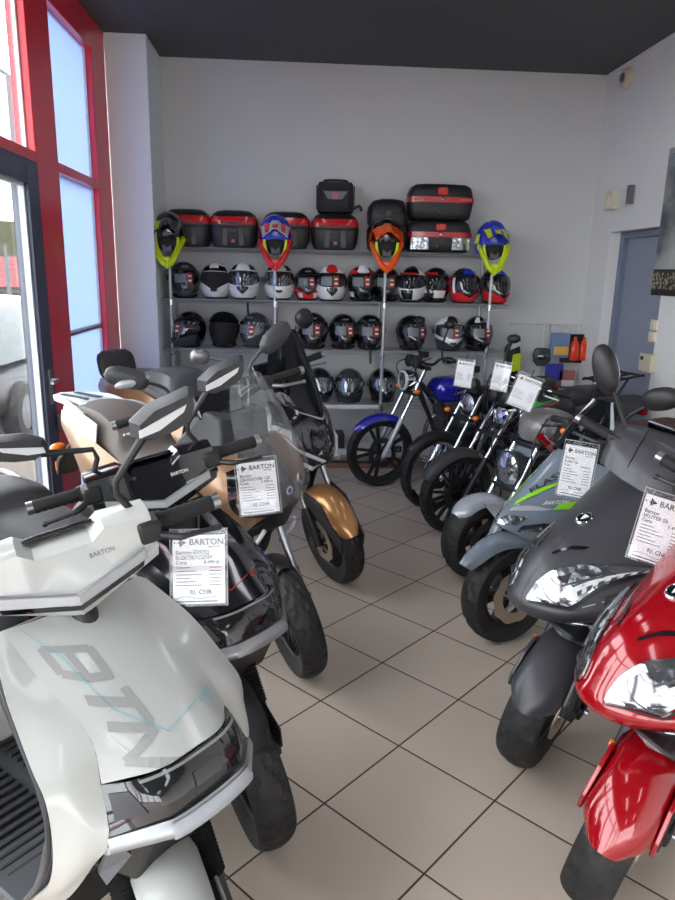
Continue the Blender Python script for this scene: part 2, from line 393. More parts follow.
# parked car
def parked_car():
    c = thing('car', 'dark grey parked car seen through the glass door', 'car', (-3.75, 8.8, -.14), R_(90))
    paint = mat('dark_car_paint', (34, 37, 41), .5, 0, .15)
    secs = [(-2.1, .35, .62, .7), (-1.95, .25, .78, .82), (-1.2, .22, .86, .88), (.6, .22, .9, .88), (1.7, .24, .84, .84), (2.05, .34, .66, .72)]
    rows = []
    for x, z0, z1, hw in secs:
        rows.append([(x, -hw, z0), (x, -hw * 1.02, (z0 + z1) / 2), (x, -hw * .94, z1), (x, 0, z1 + .05), (x, hw * .94, z1), (x, hw * 1.02, (z0 + z1) / 2), (x, hw, z0), (x, 0, z0)])
    MB().grid(rows, cu=True, cap0=True, cap1=True).build('body', paint, c, sub=1)
    rows = [[(x, -hw, .84), (x + dx, -hw * .78, z), (x + dx, 0, z + .04), (x + dx, hw * .78, z), (x, hw, .84)] for x, dx, z, hw in ((-1.85, .35, 1.05, .72), (-1.4, .3, 1.38, .8), (-.2, 0, 1.48, .82), (.5, -.2, 1.4, .8), (1.15, -.35, .98, .74))]
    MB().grid(rows, cap0=True, cap1=True).build('cabin_glass', mat('car_glass', (58, 68, 70), .1, 0, .4), c)
    for x in (-1.25, 1.25):
        for s in (-1, 1):
            t = MB().lathe([(.2, .0), (.3, .01), (.32, .05), (.32, .15), (.3, .19), (.2, .2)], (x, s * .84 - .1, .32)).build('tyre', 'tyre', c)
            MB().lathe([(.0, .02), (.21, .03), (.21, .17), (0, .18)], (x, s * .84 - .1, .32)).build('rim', 'alu', t)
    for s in (-1, 1): MB().ell((.65, s * .98, .92), (.07, .1, .07)).build('mirror', paint, c)
    for s in (-1, 1): MB().ell((-2.0, s * .6, .66), (.08, .16, .07)).build('headlight', 'lens', c)
parked_car()
def building():
    c = thing('building', 'low pale building with a faded red roof across the street', 'building', (-10.9, 31.0, -.14), R_(20))
    MB().box((0, 1.5, .5), (16, 6, 1.0)).build('wall', mat('pale_render', (112, 102, 97), .9), c)
    MB().slab([(-8.3, -1.8, 1.0), (-8.3, 4.8, 1.0), (-8.3, 1.5, 2.45)], (16.6, 0, 0)).build('roof', mat('faded_red_roof', (112, 52, 54), .8), c)
    for i in range(8): MB().box((-7 + 2 * i, -1.52, .5), (.9, .06, .55)).build('window', 'darkgrey', c)
building()
sg = thing('billboard', 'small green and brown billboard on a post outside the door', 'billboard', (-8.05, 20.9, -.14), R_(20))
MB().tube([(0, 0, 0), (0, 0, 2.4)], .06).build('post', 'grey', sg)
MB().box((0, 0, 2.55), (.9, .08, .95)).build('panel', mat('billboard_print', (66, 66, 40), .6, noise=.5, scale=2), sg)
lp = thing('street_lamp', 'tall grey street lamp beyond the glass front', 'street lamp', (-4.9, 13.55, -.14))
MB().tube([(0, 0, 0), (0, 0, 5.0)], [.07, .045]).build('pole', 'grey', lp)
MB().tube([(0, 0, 5.0), (-.2, 0, 5.12), (-.9, 0, 5.18)], .035).build('arm', 'grey', lp)
MB().ell((-1.0, 0, 5.17), (.25, .1, .05)).build('lamp_head', 'grey', lp)

# ------------------------------------------------------------------ fittings on the right wall
def wallbox(name, y, z, sy, sz, sx, label, cat, m='cream', extra=None):
    o = MB().box((XR - sx / 2, y, z), (sx, sy, sz)).build(name, m, bev=.004); tag(o, label, cat)
    return o
o = wallbox('light_switch', 5.02, 1.365, .085, .075, .02, 'square cream light switch on white wall, upper of the pair', 'light switch')
MB().box((XR - .024, 5.02, 1.365), (.008, .06, .05)).build('rocker', 'cream', o, bev=.002)
o = wallbox('light_switch', 5.025, 1.28, .085, .075, .02, 'square cream light switch on white wall, lower of the pair', 'light switch')
MB().box((XR - .024, 5.025, 1.28), (.008, .06, .05)).build('rocker', 'cream', o, bev=.002)
o = wallbox('intercom', 5.02, 1.09, .17, .13, .05, 'beige intercom box with a dark button on white wall', 'intercom', 'beige')
MB().box((XR - .052, 5.06, 1.12), (.008, .035, .025)).build('button', 'black', o)
o = wallbox('motion_sensor', 5.93, 2.315, .14, .15, .06, 'cream alarm box above the grey door, left one of two', 'sensor')
MB().ell((XR - .06, 5.93, 2.3), (.025, .05, .05)).build('sensor_dome', 'cream', o)
o = wallbox('junction_box', 5.66, 2.32, .13, .13, .045, 'white wall box above the grey door, right one of two', 'box', 'offwhite')
MB().box((XR - .03, 5.61, 2.325), (.04, .05, .14)).build('side_cover', 'grey', o)
o = tag(MB().lathe([(0, -.05), (.06, -.05), (.075, -.03), (.08, 0), (0, 0)], (XR, 5.94, 3.235), 'x').build('smoke_detector', 'beige'), 'round beige detector high on the white wall near the ceiling', 'smoke detector')
MB().lathe([(0, -.06), (.03, -.06), (.035, -.049), (0, -.049)], (XR, 5.94, 3.235), 'x').build('grille', 'grey', o)

def poster():
    m = bpy.data.materials.new('poster_print'); m.use_nodes = True; nt = m.node_tree; b = nt.nodes['Principled BSDF']; b.inputs['Roughness'].default_value = .5
    tc = nt.nodes.new('ShaderNodeTexCoord'); n = nt.nodes.new('ShaderNodeTexNoise'); n.inputs['Scale'].default_value = 2.6; n.inputs['Detail'].default_value = 6
    rp = nt.nodes.new('ShaderNodeValToRGB'); e = rp.color_ramp.elements
    e[0].position = .38; e[0].color = srgb(70, 78, 86); e[1].position = .62; e[1].color = srgb(176, 178, 174)
    nt.links.new(tc.outputs['Object'], n.inputs['Vector']); nt.links.new(n.outputs['Fac'], rp.inputs[0]); nt.links.new(rp.outputs[0], b.inputs['Base Color'])
    o = tag(MB().box((XR - .008, 4.45, 2.08), (.014, 1.33, 1.0)).build('poster', m, flat=True), 'large grey photo poster with dark figure on white wall', 'poster')
    MB().ell((XR - .016, 4.72, 2.1), (.003, .10, .28)).build('dark_figure', 'blackgloss', o)
    tex = bpy.data.materials.new('tread_print'); tex.use_nodes = True; nt = tex.node_tree; b = nt.nodes['Principled BSDF']
    tc = nt.nodes.new('ShaderNodeTexCoord'); vo = nt.nodes.new('ShaderNodeTexVoronoi'); vo.inputs['Scale'].default_value = 42
    rp = nt.nodes.new('ShaderNodeValToRGB'); rp.color_ramp.elements[0].color = srgb(214, 200, 168); rp.color_ramp.elements[1].color = srgb(40, 38, 36); rp.color_ramp.elements[1].position = .62
    nt.links.new(tc.outputs['Object'], vo.inputs['Vector']); nt.links.new(vo.outputs['Distance'], rp.inputs[0]); nt.links.new(rp.outputs[0], b.inputs['Base Color'])
    MB().box((XR - .017, 4.45, 1.68), (.004, 1.33, .12)).build('tread_pattern', tex, o, flat=True)
    MB().box((XR - .017, 4.45, 1.60), (.004, 1.33, .045)).build('lower_border', 'black', o, flat=True)
    MB().box((XR - .017, 4.45, 1.75), (.004, 1.33, .02)).build('upper_border', 'black', o, flat=True)
    MB().ell((XR - .016, 4.98, 2.5), (.003, .13, .05)).build('blue_patch', 'slate', o)
poster()

# ------------------------------------------------------------------ light: open sky outside the glass
wd = bpy.data.worlds.new('sky'); SC.world = wd; wd.use_nodes = True
bg = wd.node_tree.nodes['Background']; bg.inputs[0].default_value = (.91, .965, 1.0, 1); bg.inputs[1].default_value = 6.5

# added ceiling luminaires, all out of view, to brighten the dark aisle
lampm = mat('fill_lamp_diffuser', (244, 248, 255), .5, emit=4.5)
for lx in (.0, 1.5):
    for ly in (-3.4, -.6, 2.0, 3.9):
        L_ = thing('added_ceiling_light', 'long white ceiling light added out of view to brighten the aisle', 'ceiling light', (lx, ly, ZC), 0, 'added ceiling lights')
        MB().box((0, 0, -.03), (.22, 1.25, .06)).build('housing', 'offwhite', L_, bev=.006)
        MB().box((0, 0, -.064), (.17, 1.2, .012)).build('diffuser', lampm, L_)
# ------------------------------------------------------------------ chrome shelving along the back wall
PX = (-1.0, -.145, .77, 1.67)           # post positions
YFR, YBK = 5.95, 6.27
SZ = (1.455, 1.05, .585)                # shelf heights
SX0, SX1 = -1.085, 1.84
sh = thing('shelving_unit', 'long chrome wire shelving unit along the grey back wall', 'shelving', (0, 0, 0))
for i, x in enumerate(PX):
    MB().tube([(x, YFR, .0), (x, YFR, 1.70)], .014, 12).build('front_post', 'shelfsteel', sh)
    MB().tube([(x, YBK, .0), (x, YBK, 1.87)], .014, 12).build('rear_post', 'shelfsteel', sh)
for z in SZ + (.115,):
    b = MB()
    for y in (YFR, YBK): b.tube([(SX0, y, z - .008), (SX1, y, z - .008)], .006, 8); b.tube([(SX0, y, z - .032), (SX1, y, z - .032)], .004, 6)
    o = b.build('shelf', 'shelfsteel', sh)
    b = MB()
    for i in range(118): b.tube([(SX0 + i * .025, YFR, z - .004), (SX0 + i * .025, YBK, z - .004)], .0022, 5, cap=False)
    b.build('shelf_wires', 'shelfsteel', o)
    for x in PX: MB().lathe([(.014, -.05), (.022, -.045), (.022, .004), (.014, .008)], (x, YFR, z - .01), 'z', 12).build('clamp', 'chrome', o)
b = MB(); zt = 1.872
for y in (6.1, YBK + .03): b.tube([(-.93, y, zt - .008), (1.70, y, zt - .008)], .007, 8); b.tube([(-.93, y, zt - .03), (1.70, y, zt - .03)], .004, 6)
for i in range(106): b.tube([(-.92 + i * .025, 6.1, zt - .004), (-.92 + i * .025, YBK + .03, zt - .004)], .0022, 5, cap=False)
b.build('top_shelf', 'shelfsteel', sh)
# white front of the shelf in the middle bay and the plinth
MB().box((.42, YFR - .02, .565), (.66, .012, .035)).build('shelf_front', 'laminate', sh, bev=.003)
pl = tag(MB().box((.28, 6.12, .10), (2.6, .3, .05)).build('white_plank', 'laminate', bev=.004), 'long white board lying on the lowest shelf bar', 'board')
pl.location.z = .045
tag(MB().box((.3, 6.02, .0235), (1.5, .1, .045)).build('brown_plank', 'wood', bev=.003), 'brown wooden board lying on the floor under the shelving', 'board')
MB
bx = tag(MB().box((.27, 6.11, .235), (.40, .2, .13)).build('black_box', 'black', bev=.012), 'flat black box lying on the white board under the shelves', 'box')
MB().box((.2, 6.006, .235), (.03, .006, .02)).build('sticker', 'paper', bx)

# ------------------------------------------------------------------ helmets
def hs(az, el, off=0):
    a, e = R_(az), R_(el); rx, ry, rz = .119 + off, .145 + off, .128 + off
    k = math.cos(e) if e > 0 else math.cos(e * .62)
    x, y, z = rx * k * math.sin(a), -ry * k * math.cos(a), rz * math.sin(e)
    if e < 0:
        c = max(0, math.cos(a)); y -= .03 * c ** 3 * min(1, -math.sin(e) * 2); x *= 1 - .12 * (-math.sin(e))
    elif e > 0: y += .01 * math.sin(e)
    return (x, y, z + .138)
def hpatch(az0, az1, lo, hi, off, th=.004, n=14, m=6):
    f = lambda a, q: (lin([(x, 0, 0) for x in q], (a - az0) / (az1 - az0))[0] if isinstance(q, (list, tuple)) else q)
    rows = []
    for j in range(m + 1):
        row = []
        for i in range(n + 1):
            a = az0 + (az1 - az0) * i / n; row.append(hs(a, f(a, hi) + (f(a, lo) - f(a, hi)) * j / m, off + th))
        rows.append(row)
    return MB().sheet(rows, -th)
def hpart(p, name, m, az0, az1, lo, hi, off=.0, th=.005, **k):
    return hpatch(az0, az1, lo, hi, off, th).build(name, m, p, **k)

def helmet(x, z, label, shell='black', y=6.1, yaw=0, style='full', visor='visor', chin=None, graphics=(), sticker=0, vent=None, group='helmets on the chrome shelves', sc=1):
    r = thing('helmet', label, 'helmet', (x, y, z + .0), R_(yaw), group); r.scale = (sc * 1.09, sc * 1.06, sc * 1.12)
    rows = [[hs(az, el) for az in range(-180, 180, 12)] for el in (90, 78, 64, 50, 36, 22, 8, -6, -20, -34, -48, -60, -68)]
    MB().grid(rows, cu=True).build('shell', shell, r, ang=60)
    MB().lathe([(.072, .0), (.088, .006), (.096, .02), (.09, .035), (.07, .04)], (0, -.01, .002), 'z', 24).build('neck_roll', 'softblack', r)
    if style == 'full':
        hpart(r, 'visor', visor, -72, 72, [-4, -14, -16, -14, -4], [24, 28, 28, 28, 24], .001, .005)
        hpart(r, 'visor_seal', 'black', -74, 74, [22, 26, 27, 26, 22], [26, 31, 32, 31, 26], .0005, .005)
    elif style == 'open':
        hpart(r, 'eye_port', 'softblack', -66, 66, [-6, -18, -34, -18, -6], [24, 27, 28, 27, 24], .0002, .002)
    elif style == 'up':
        hpart(r, 'eye_port', 'softblack', -68, 68, [-50, -58, -58, -58, -50], [20, 24, 26, 24, 20], .0002, .002)
        hpart(r, 'visor', visor, -74, 74, [22, 28, 30, 28, 22], [52, 66, 70, 66, 52], .008, .004)
    if style in ('full', 'open'):
        for s in (-1, 1): MB().lathe([(0, -.012), (.017, -.012), (.02, 0), (0, .001)], hs(s * 84, 4, .006), 'x', 14).build('visor_pivot', 'darkgrey', r)
    if chin: hpart(r, 'chin_guard', chin, -78, 78, [-62, -64, -64, -64, -62], [-16, -24, -44, -24, -16] if style != 'open' else [-14, -24, -42, -24, -14], .001, .008)
    if vent: hpart(r, 'top_vent', vent, -26, 26, [36, 33, 33, 33, 36], [60, 66, 68, 66, 60], .002, .009)
    hpart(r, 'chin_vent', 'black', -12, 12, [-34, -36, -34], [-26, -27, -26], .008, .004) if style != 'up' else None
    for g in graphics: hpart(r, g[0], g[1], g[2], g[3], g[4], g[5], g[6] if len(g) > 6 else .001, .003)
    if sticker:
        hpart(r, 'paper_label', 'pearl', -40, 2, -10, 18, .007, .0015, n=1) if False else hpatch(-40, 0, -10, 17, .007, .0015).build('grey_label', 'labelgrey', r)
        t = hpatch(4, 24, -14, 20, .007, .0015).build('price_sticker', mat('price_sticker', (150, 60, 44), .5) if 'stk' not in M else M['stk'], r)
        M['stk'] = t.data.materials[0]
        hpatch(8, 20, -6, -1, .009, .001).build('sticker_patch', 'paper', t); hpatch(8, 20, 8, 12, .009, .001).build('sticker_patch', 'paper', t)
        hpatch(-16, 16, 40, 47, .004, .0015).build('brow_label', 'labelgrey', r)
    return r
Z2, Z3, Z4 = SZ
G = lambda *a: a
wing = lambda m: [('side_graphic', m, -150, -80, [-20, -10], [25, 10]), ('side_graphic', m, 80, 150, [-10, -20], [10, 25])]
stripe = lambda m: ('crown_stripe', m, -14, 14, [30, 30, 30], [84, 86, 84])
helmet(-.905, Z2, 'dark mottled grey helmet at the left end of the second shelf', 'camo', yaw=12, graphics=[('side_graphic', 'blackgloss', -60, -20, -40, 10), ('side_graphic', 'blackgloss', 40, 90, -50, -10)], sticker=1)
helmet(-.645, Z2, 'white helmet with a dark wide-open face port beside mottled helmet', 'helmetwhite', style='open', chin='helmetwhite', graphics=[('brow', 'blackgloss', -60, 60, [26, 30, 31, 30, 26], [44, 52, 56, 52, 44]), ('crown_panel', 'helmetwhite', -22, 22, 40, 60, .004)])
helmet(-.408, Z2, 'white full-face helmet with mirror visor and black chin notch', 'helmetwhite', visor='visorsilver', chin='helmetwhite', y=6.05, vent='helmetwhite', graphics=[('chin_notch', 'blackgloss', -22, 22, [-26, -46, -26], [-18, -16, -18], .004), ('crown_graphic', 'black', -70, -36, 36, 56), ('crown_graphic', 'black', 36, 70, 36, 56)])
helmet(-.112, Z2, 'white helmet behind the second shelf post, below the blue and red helmet', 'helmetwhite', visor='visorsilver', chin='helmetwhite', vent='helmetwhite', graphics=[('crown_graphic', 'black', -70, -36, 36, 56), ('crown_graphic', 'black', 36, 70, 36, 56)])
helmet(.13, Z2, 'small black helmet with red and white chin on the second shelf', 'blackgloss', chin='mxred', y=6.13, sticker=1, sc=.93, graphics=[('chin_flash', 'helmetwhite', -50, -26, -56, -34, .008), ('chin_flash', 'helmetwhite', 26, 50, -56, -34, .008)])
helmet(.325, Z2, 'white helmet with red crown and blue cheeks on the second shelf', 'helmetwhite', chin='helmetwhite', y=6.05, vent='mxred', graphics=[stripe('mxred'), ('cheek', 'mxblue', -86, -60, -8, 30), ('cheek', 'blackgloss', 60, 110, -20, 30), ('chin_notch', 'blackgloss', -20, 20, [-26, -46, -26], [-18, -16, -18], .008)], sticker=1)
helmet(.59, Z2, 'black helmet with white brow and red band left of third post', 'blackgloss', visor='smoke', y=6.1, vent='helmetwhite', graphics=[('brow_band', 'mxred', -80, -18, 30, 44), ('brow_band', 'mxred', 18, 80, 30, 44), ('chin_flash', 'helmetwhite', -66, -44, -50, -30, .003)], sticker=1)
helmet(.80, Z2, 'black helmet behind the third post below the orange helmet', 'blackgloss', y=6.14, sticker=1)
helmet(1.02, Z2, 'white and black sport helmet with red trim right of third post', 'helmetwhite', yaw=-18, y=6.08, graphics=[('crown_graphic', 'blackgloss', -40, 40, 34, 84), ('brow_band', 'mxred', -70, 30, 30, 38), ('side_graphic', 'blackgloss', -110, -60, -20, 26), ('chin_slash', 'blackgloss', -34, 16, -60, -20, .002)])
helmet(1.235, Z2, 'black and white sport helmet tucked behind white sport helmet', 'blackgloss', yaw=-22, y=6.15, graphics=[('brow_band', 'mxred', -60, 20, 34, 42), ('chin_slash', 'helmetwhite', 10, 60, -50, -20), ('chin_slash', 'helmetwhite', -60, -20, -30, -10)])
helmet(1.47, Z2, 'red helmet with blue brow second from right on second shelf', 'blackgloss', yaw=4, y=6.08, chin='mxred', graphics=[('brow_patch', 'mxblue', -26, 26, 36, 62, .003), ('cheek', 'mxred', -100, -64, -30, 30), ('cheek', 'mxred', 64, 100, -30, 30), ('cheek_flash', 'helmetwhite', -64, -54, -26, 22, .006)])
helmet(1.735, Z2, 'red and black helmet at the right end of second shelf', 'blackgloss', yaw=14, y=6.08, chin='mxred', graphics=[('brow_patch', 'mxblue', -30, 20, 36, 56, .003), ('cheek', 'mxred', 62, 110, -36, 24), ('cheek', 'darkgrey', -100, -60, -30, 20), ('cheek_flash', 'helmetwhite', 54, 62, -26, 22, .006)])
helmet(-.87, Z3, 'black helmet turned sideways with raised chin at left of third shelf', 'blackgloss', yaw=-42, y=6.05, chin='darkgrey', sticker=1)
helmet(-.58, Z3, 'black open-face helmet with its visor flipped up', 'blackgloss', style='up', visor='tint', y=6.08)
helmet(-.32, Z3, 'grey glossy helmet behind the dark scooter mirror', 'pearl', yaw=-20, y=6.1, visor='visorsilver', sticker=1)
helmet(.175, Z3, 'black full-face helmet with white and red stickers, leftmost of three together', 'blackgloss', y=6.06, sticker=1, sc=1.03)
helmet(.44, Z3, 'black full-face helmet with stickers, middle one of three together', 'blackgloss', y=6.1, sticker=1, yaw=6)
helmet(.665, Z3, 'black full-face helmet with stickers just left of third post', 'blackgloss', y=6.06, sticker=1, yaw=4)
helmet(1.03, Z3, 'black stickered helmet right of third post, behind the blue motorcycle mirror', 'blackgloss', y=6.08, sticker=1, yaw=16)
helmet(1.36, Z3, 'helmet with white crown and silver visor on the third shelf', 'helmetwhite', y=6.06, visor='visorsilver', vent='black', chin='darkgrey', sticker=1)
helmet(1.615, Z3, 'black helmet with white brow tips at the right end of third shelf', 'blackgloss', y=6.08, sticker=1, yaw=8, graphics=[('brow_tip', 'helmetwhite', -40, -14, 40, 66), ('brow_tip', 'helmetwhite', 14, 40, 40, 66)])
helmet(.235, Z4, 'dark helmet on the lowest helmet shelf beside the dark windscreen', 'blackgloss', y=6.08, yaw=20, visor='visorsilver')
helmet(.50, Z4, 'grey helmet with mirror visor on the lowest helmet shelf', 'pearl', y=6.06, yaw=-8, visor='visorsilver', chin='darkgrey', vent='darkgrey')
helmet(.80, Z4, 'black helmet on lowest helmet shelf behind the third post', 'blackgloss', y=6.1, yaw=10, visor='visorsilver')
s = MB().tube([(-.37, 5.945, Z2 - .02), (-.37, 5.94, Z2 - .07), (-.365, 5.94, Z2 - .13)], .01, 6).build('hanging_strap', 'black'); tag(s, 'black helmet strap dangling below the second shelf', 'strap')
s = MB().tube([(.665, 5.945, Z3 - .0), (.665, 5.935, Z3 - .05), (.667, 5.935, Z3 - .11)], .012, 6).build('hanging_strap', 'black'); tag(s, 'black helmet strap dangling below the third shelf', 'strap')

# ------------------------------------------------------------------ motocross helmets on the post tops
def mx(x, label, shell, accent, chinm, peak, z=1.705, yaw=0, pad='neon'):
    r = thing('motocross_helmet', label, 'helmet', (x, YFR, z), R_(yaw), 'motocross helmets on the post tops')
    # the helmet is tipped forward so that its long chin points down
    T = Tr(0, .0, .228) @ Rot(14, 'X')
    rows = []
    for el in (90, 76, 62, 48, 34, 20, 6, -8, -22, -36):
        e = R_(el); row = []
        for az in range(-180, 180, 12):
            a = R_(az); k = math.cos(e); row.append((.136 * k * math.sin(a), -.135 * k * math.cos(a) + .05, .175 * math.sin(e) + .02))
        rows.append(row)
    MB(T).grid(rows, cu=True).build('shell', shell, r, ang=60)
    # face port
    MB(T).ell((0, -.025, -.03), (.095, .085, .08), 20, 12).build('face_port', 'softblack', r)
    # V shaped chin bar
    for s in (-1, 1):
        sec = []
        for t in range(9):
            u = t / 8; c = V((s * (.126 * (1 - u) ** .62), -.03 - .125 * math.sin(u * PI / 2), -.005 - .175 * u ** 1.15)); w = .025 + .010 * math.sin(u * PI); d = .02
            sec.append([c + V((s * .012, -d, w)), c + V((s * .016, -d - .006, 0)), c + V((s * .012, -d, -w * .7)), c + V((-s * .01, d, -w * .7)), c + V((-s * .012, d, w))])
        MB(T).grid(sec, cu=True, cap0=True, cap1=True).build('chin_bar', chinm, r, ang=50)
        MB(T).tube([(s * .088, -.075, .02), (s * .078, -.10, -.05), (s * .045, -.125, -.11)], [.011, .013, .008], 8, smooth=8).build('eye_port_trim', pad, r)
    MB(T).slab([(-.03, -.150, -.12), (.03, -.150, -.12), (.014, -.168, -.21), (-.014, -.168, -.21)], (0, .03, 0)).build('chin_vent', chinm, r, bev=.006)
    # peak
    rows = []
    for i in range(7):
        v = i / 6; row = []
        for j in range(11):
            q = -1 + j / 5; w = .118 - .022 * v; row.append((w * q, .02 - .17 * v, .150 - .045 * v * v - .055 * q * q + .012 * (1 if abs(q) < .25 else 0)))
        rows.append(row)
    pk = MB(T).sheet(rows, .005).build('peak', peak, r)
    MB(T).slab([(-.026, .02, .164), (.026, .02, .164), (.020, -.15, .126), (-.020, -.15, .126)], (0, -.004, .006)).build('peak_stripe', accent, pk)
    for s in (-1, 1):
        MB(T).slab([(s * .045, .0, .145), (s * .09, .0, .120), (s * .08, -.145, .083), (s * .05, -.15, .1)], (0, -.006, .008)).build('peak_flash', accent if s > 0 else chinm, pk)
        MB(T).slab([(s * .118, -.03, .10), (s * .128, .03, .08), (s * .134, .05, .0), (s * .126, -.04, .03)], (s * .008, -.008, 0)).build('side_graphic', accent, r)
    MB(T).box((0, -.10, -.06), (.07, .012, .05)).build('goggle_pad', 'grey', r)
    return r
mx(-1.0, 'black and yellow motocross helmet on the leftmost shelf post', 'blackgloss', 'darkgrey', 'neon', 'blackgloss')
mx(-.14, 'blue, white and red motocross helmet on second shelf post', 'mxblue', 'mxred', 'mxred', 'white')
mx(.765, 'orange and black motocross helmet on third shelf post', 'blackgloss', 'orangep', 'orangep', 'orangep')
mx(1.655, 'blue and lime motocross helmet on the rightmost shelf post', 'mxblue', 'neon', 'neon', 'mxblue')

# ------------------------------------------------------------------ top cases on the upper shelf
def rr(w, d, z, e=.45, n=36, cx=0, cy=0):
    pw = lambda c: math.copysign(abs(c) ** e, c)
    return [(cx + w / 2 * pw(math.cos(2 * PI * k / n)), cy + d / 2 * pw(math.sin(2 * PI * k / n)), z) for k in range(n)]
def round_case(x, label, yaw=0, w=.40, h=.30, y=6.17):
    r = thing('top_case', label, 'top case', (x, y, 1.872), R_(yaw), 'top cases on the upper shelf')
    d = .27
    MB().grid([rr(w * a, d * a, z * h) for a, z in ((.70, 0), (.84, .02), (.95, .2), (.99, .40), (1, .52))], cu=True, cap0=True, cap1=True).build('base', 'black', r, ang=50)
    MB().grid([rr(w * 1.01, d * 1.02, z * h) for z in (.52, .56)], cu=True, cap0=True, cap1=True).build('seam_band', 'softblack', r)
    lid = [rr(w * a, d * a, z * h, cy=cy) for a, z, cy in ((1.0, .56, 0), (.99, .66, 0), (.95, .78, .005), (.86, .89, .01), (.68, .97, .015), (.4, 1.0, .02), (.05, 1.01, .02))]
    L = MB().grid(lid, cu=True, cap0=True, cap1=True).build('lid', 'black', r, ang=60)
    rows = []
    for a, z in ((.995, .60), (.985, .67), (.96, .75), (.925, .81)):
        rows.append([V((w / 2 * a * 1.01 * math.copysign(abs(math.cos(t)) ** .45, math.cos(t)), d / 2 * a * 1.03 * -abs(math.sin(t)) ** .45 + .004, z * h + .003)) for t in [R_(12 + 156 * k / 20) for k in range(21)]])
    MB().sheet(rows, -.004).build('reflector', 'redplastic', L, ang=60)
    for s in (-1, 1): MB().slab([(s * .05, -d / 2 * 1.0 - .003, .05 * h), (s * .09, -d / 2 * 1.0 - .003, .08 * h), (s * .08, -d / 2 - .006, .5 * h), (s * .045, -d / 2 - .006, .5 * h)], (0, .01, 0)).build('rib', 'darkgrey', r)
    MB().box((0, -d / 2 - .002, .17 * h), (.03, .012, .026)).build('lock', 'packred', r, bev=.003)
    MB().box((0, -d / 2 - .004, .45 * h), (.07, .014, .04)).build('latch', 'black', r, bev=.004)
    return r
round_case(-.875, 'black and red top case at the left end, behind yellow-chinned helmet')
round_case(-.49, 'black and red top case second from left on the upper shelf')
round_case(-.055, 'black and red top case behind the blue and red helmet')
round_case(.352, 'black and red top case under the square black bag')
def bag():
    r = thing('tank_bag', 'square black soft bag standing on a red and black case', 'bag', (.355, 6.17, 1.872 + .303), R_(-4))
    w, d, h = .30, .2, .235
    MB().grid([rr(w * a, d * a, z * h, .3) for a, z in ((.92, 0), (1, .04), (1.0, .5), (.98, .92), (.9, 1.0))], cu=True, cap0=True, cap1=True).build('body', 'cloth', r, ang=60)
    MB().box((.0, -d / 2 - .006, h * .42), (.23, .02, h * .6)).build('pocket', 'cloth', r, bev=.01)
    MB().slab([(-.1, -d / 2 - .018, h * .68), (.1, -d / 2 - .018, h * .68), (.06, -d / 2 - .018, h * .42), (-.06, -d / 2 - .018, h * .42)], (0, .003, 0)).build('window_panel', 'grey', r)
    MB().box((.0, -d / 2 - .021, h * .52), (.05, .004, .05)).build('emblem_patch', 'packred', r)
    MB().tube([(-.1, 0, h), (-.08, 0, h + .02), (.08, 0, h + .02), (.1, 0, h)], .009, 8, smooth=12).build('carry_handle', 'cloth', r)
    for s in (-1, 1): MB().box((s * .155, -.02, h * .5), (.012, .03, h * .8)).build('side_strap', 'black', r)
    MB().tube([(.15, -.06, .03), (.2, -.08, .05), (.22, -.08, .01)], .012, 8, smooth=6).build('loose_strap', 'black', r)
bag()
def small_case():
    c = thing('top_case', 'small plain black case stacked beside the large red-banded case', 'top case', (.79, 6.17, 1.872 + .20), R_(0), 'top cases on the upper shelf')
    MB().grid([rr(.33 * a, .25 * a, z, .5, cx=cx) for a, z, cx in ((.9, 0, .02), (1, .02, .01), (.99, .10, 0), (.94, .16, 0), (.78, .205, .01), (.4, .222, .01), (.03, .224, .01))], cu=True, cap0=True, cap1=True).build('shell', 'black', c, ang=60)
    MB().grid([rr(.337 * .99, .257, z, .5, cx=.008) for z in (.095, .108)], cu=True, cap0=True, cap1=True).build('seam_band', 'softblack', c)
    MB().box((0, -.128, .1), (.05, .014, .04)).build('latch', 'darkgrey', c, bev=.004)
    c = thing('top_case', 'black case behind the orange helmet, under the small plain case', 'top case', (.80, 6.17, 1.872), R_(0), 'top cases on the upper shelf')
    MB().grid([rr(.34 * a, .25 * a, z, .5) for a, z in ((.8, 0), (.96, .02), (1, .09), (.99, .17), (.94, .198))], cu=True, cap0=True, cap1=True).build('shell', 'black', c, ang=60)
    MB().grid([rr(.345, .256, z, .5) for z in (.1, .113)], cu=True, cap0=True, cap1=True).build('seam_band', 'darkgrey', c)
small_case()
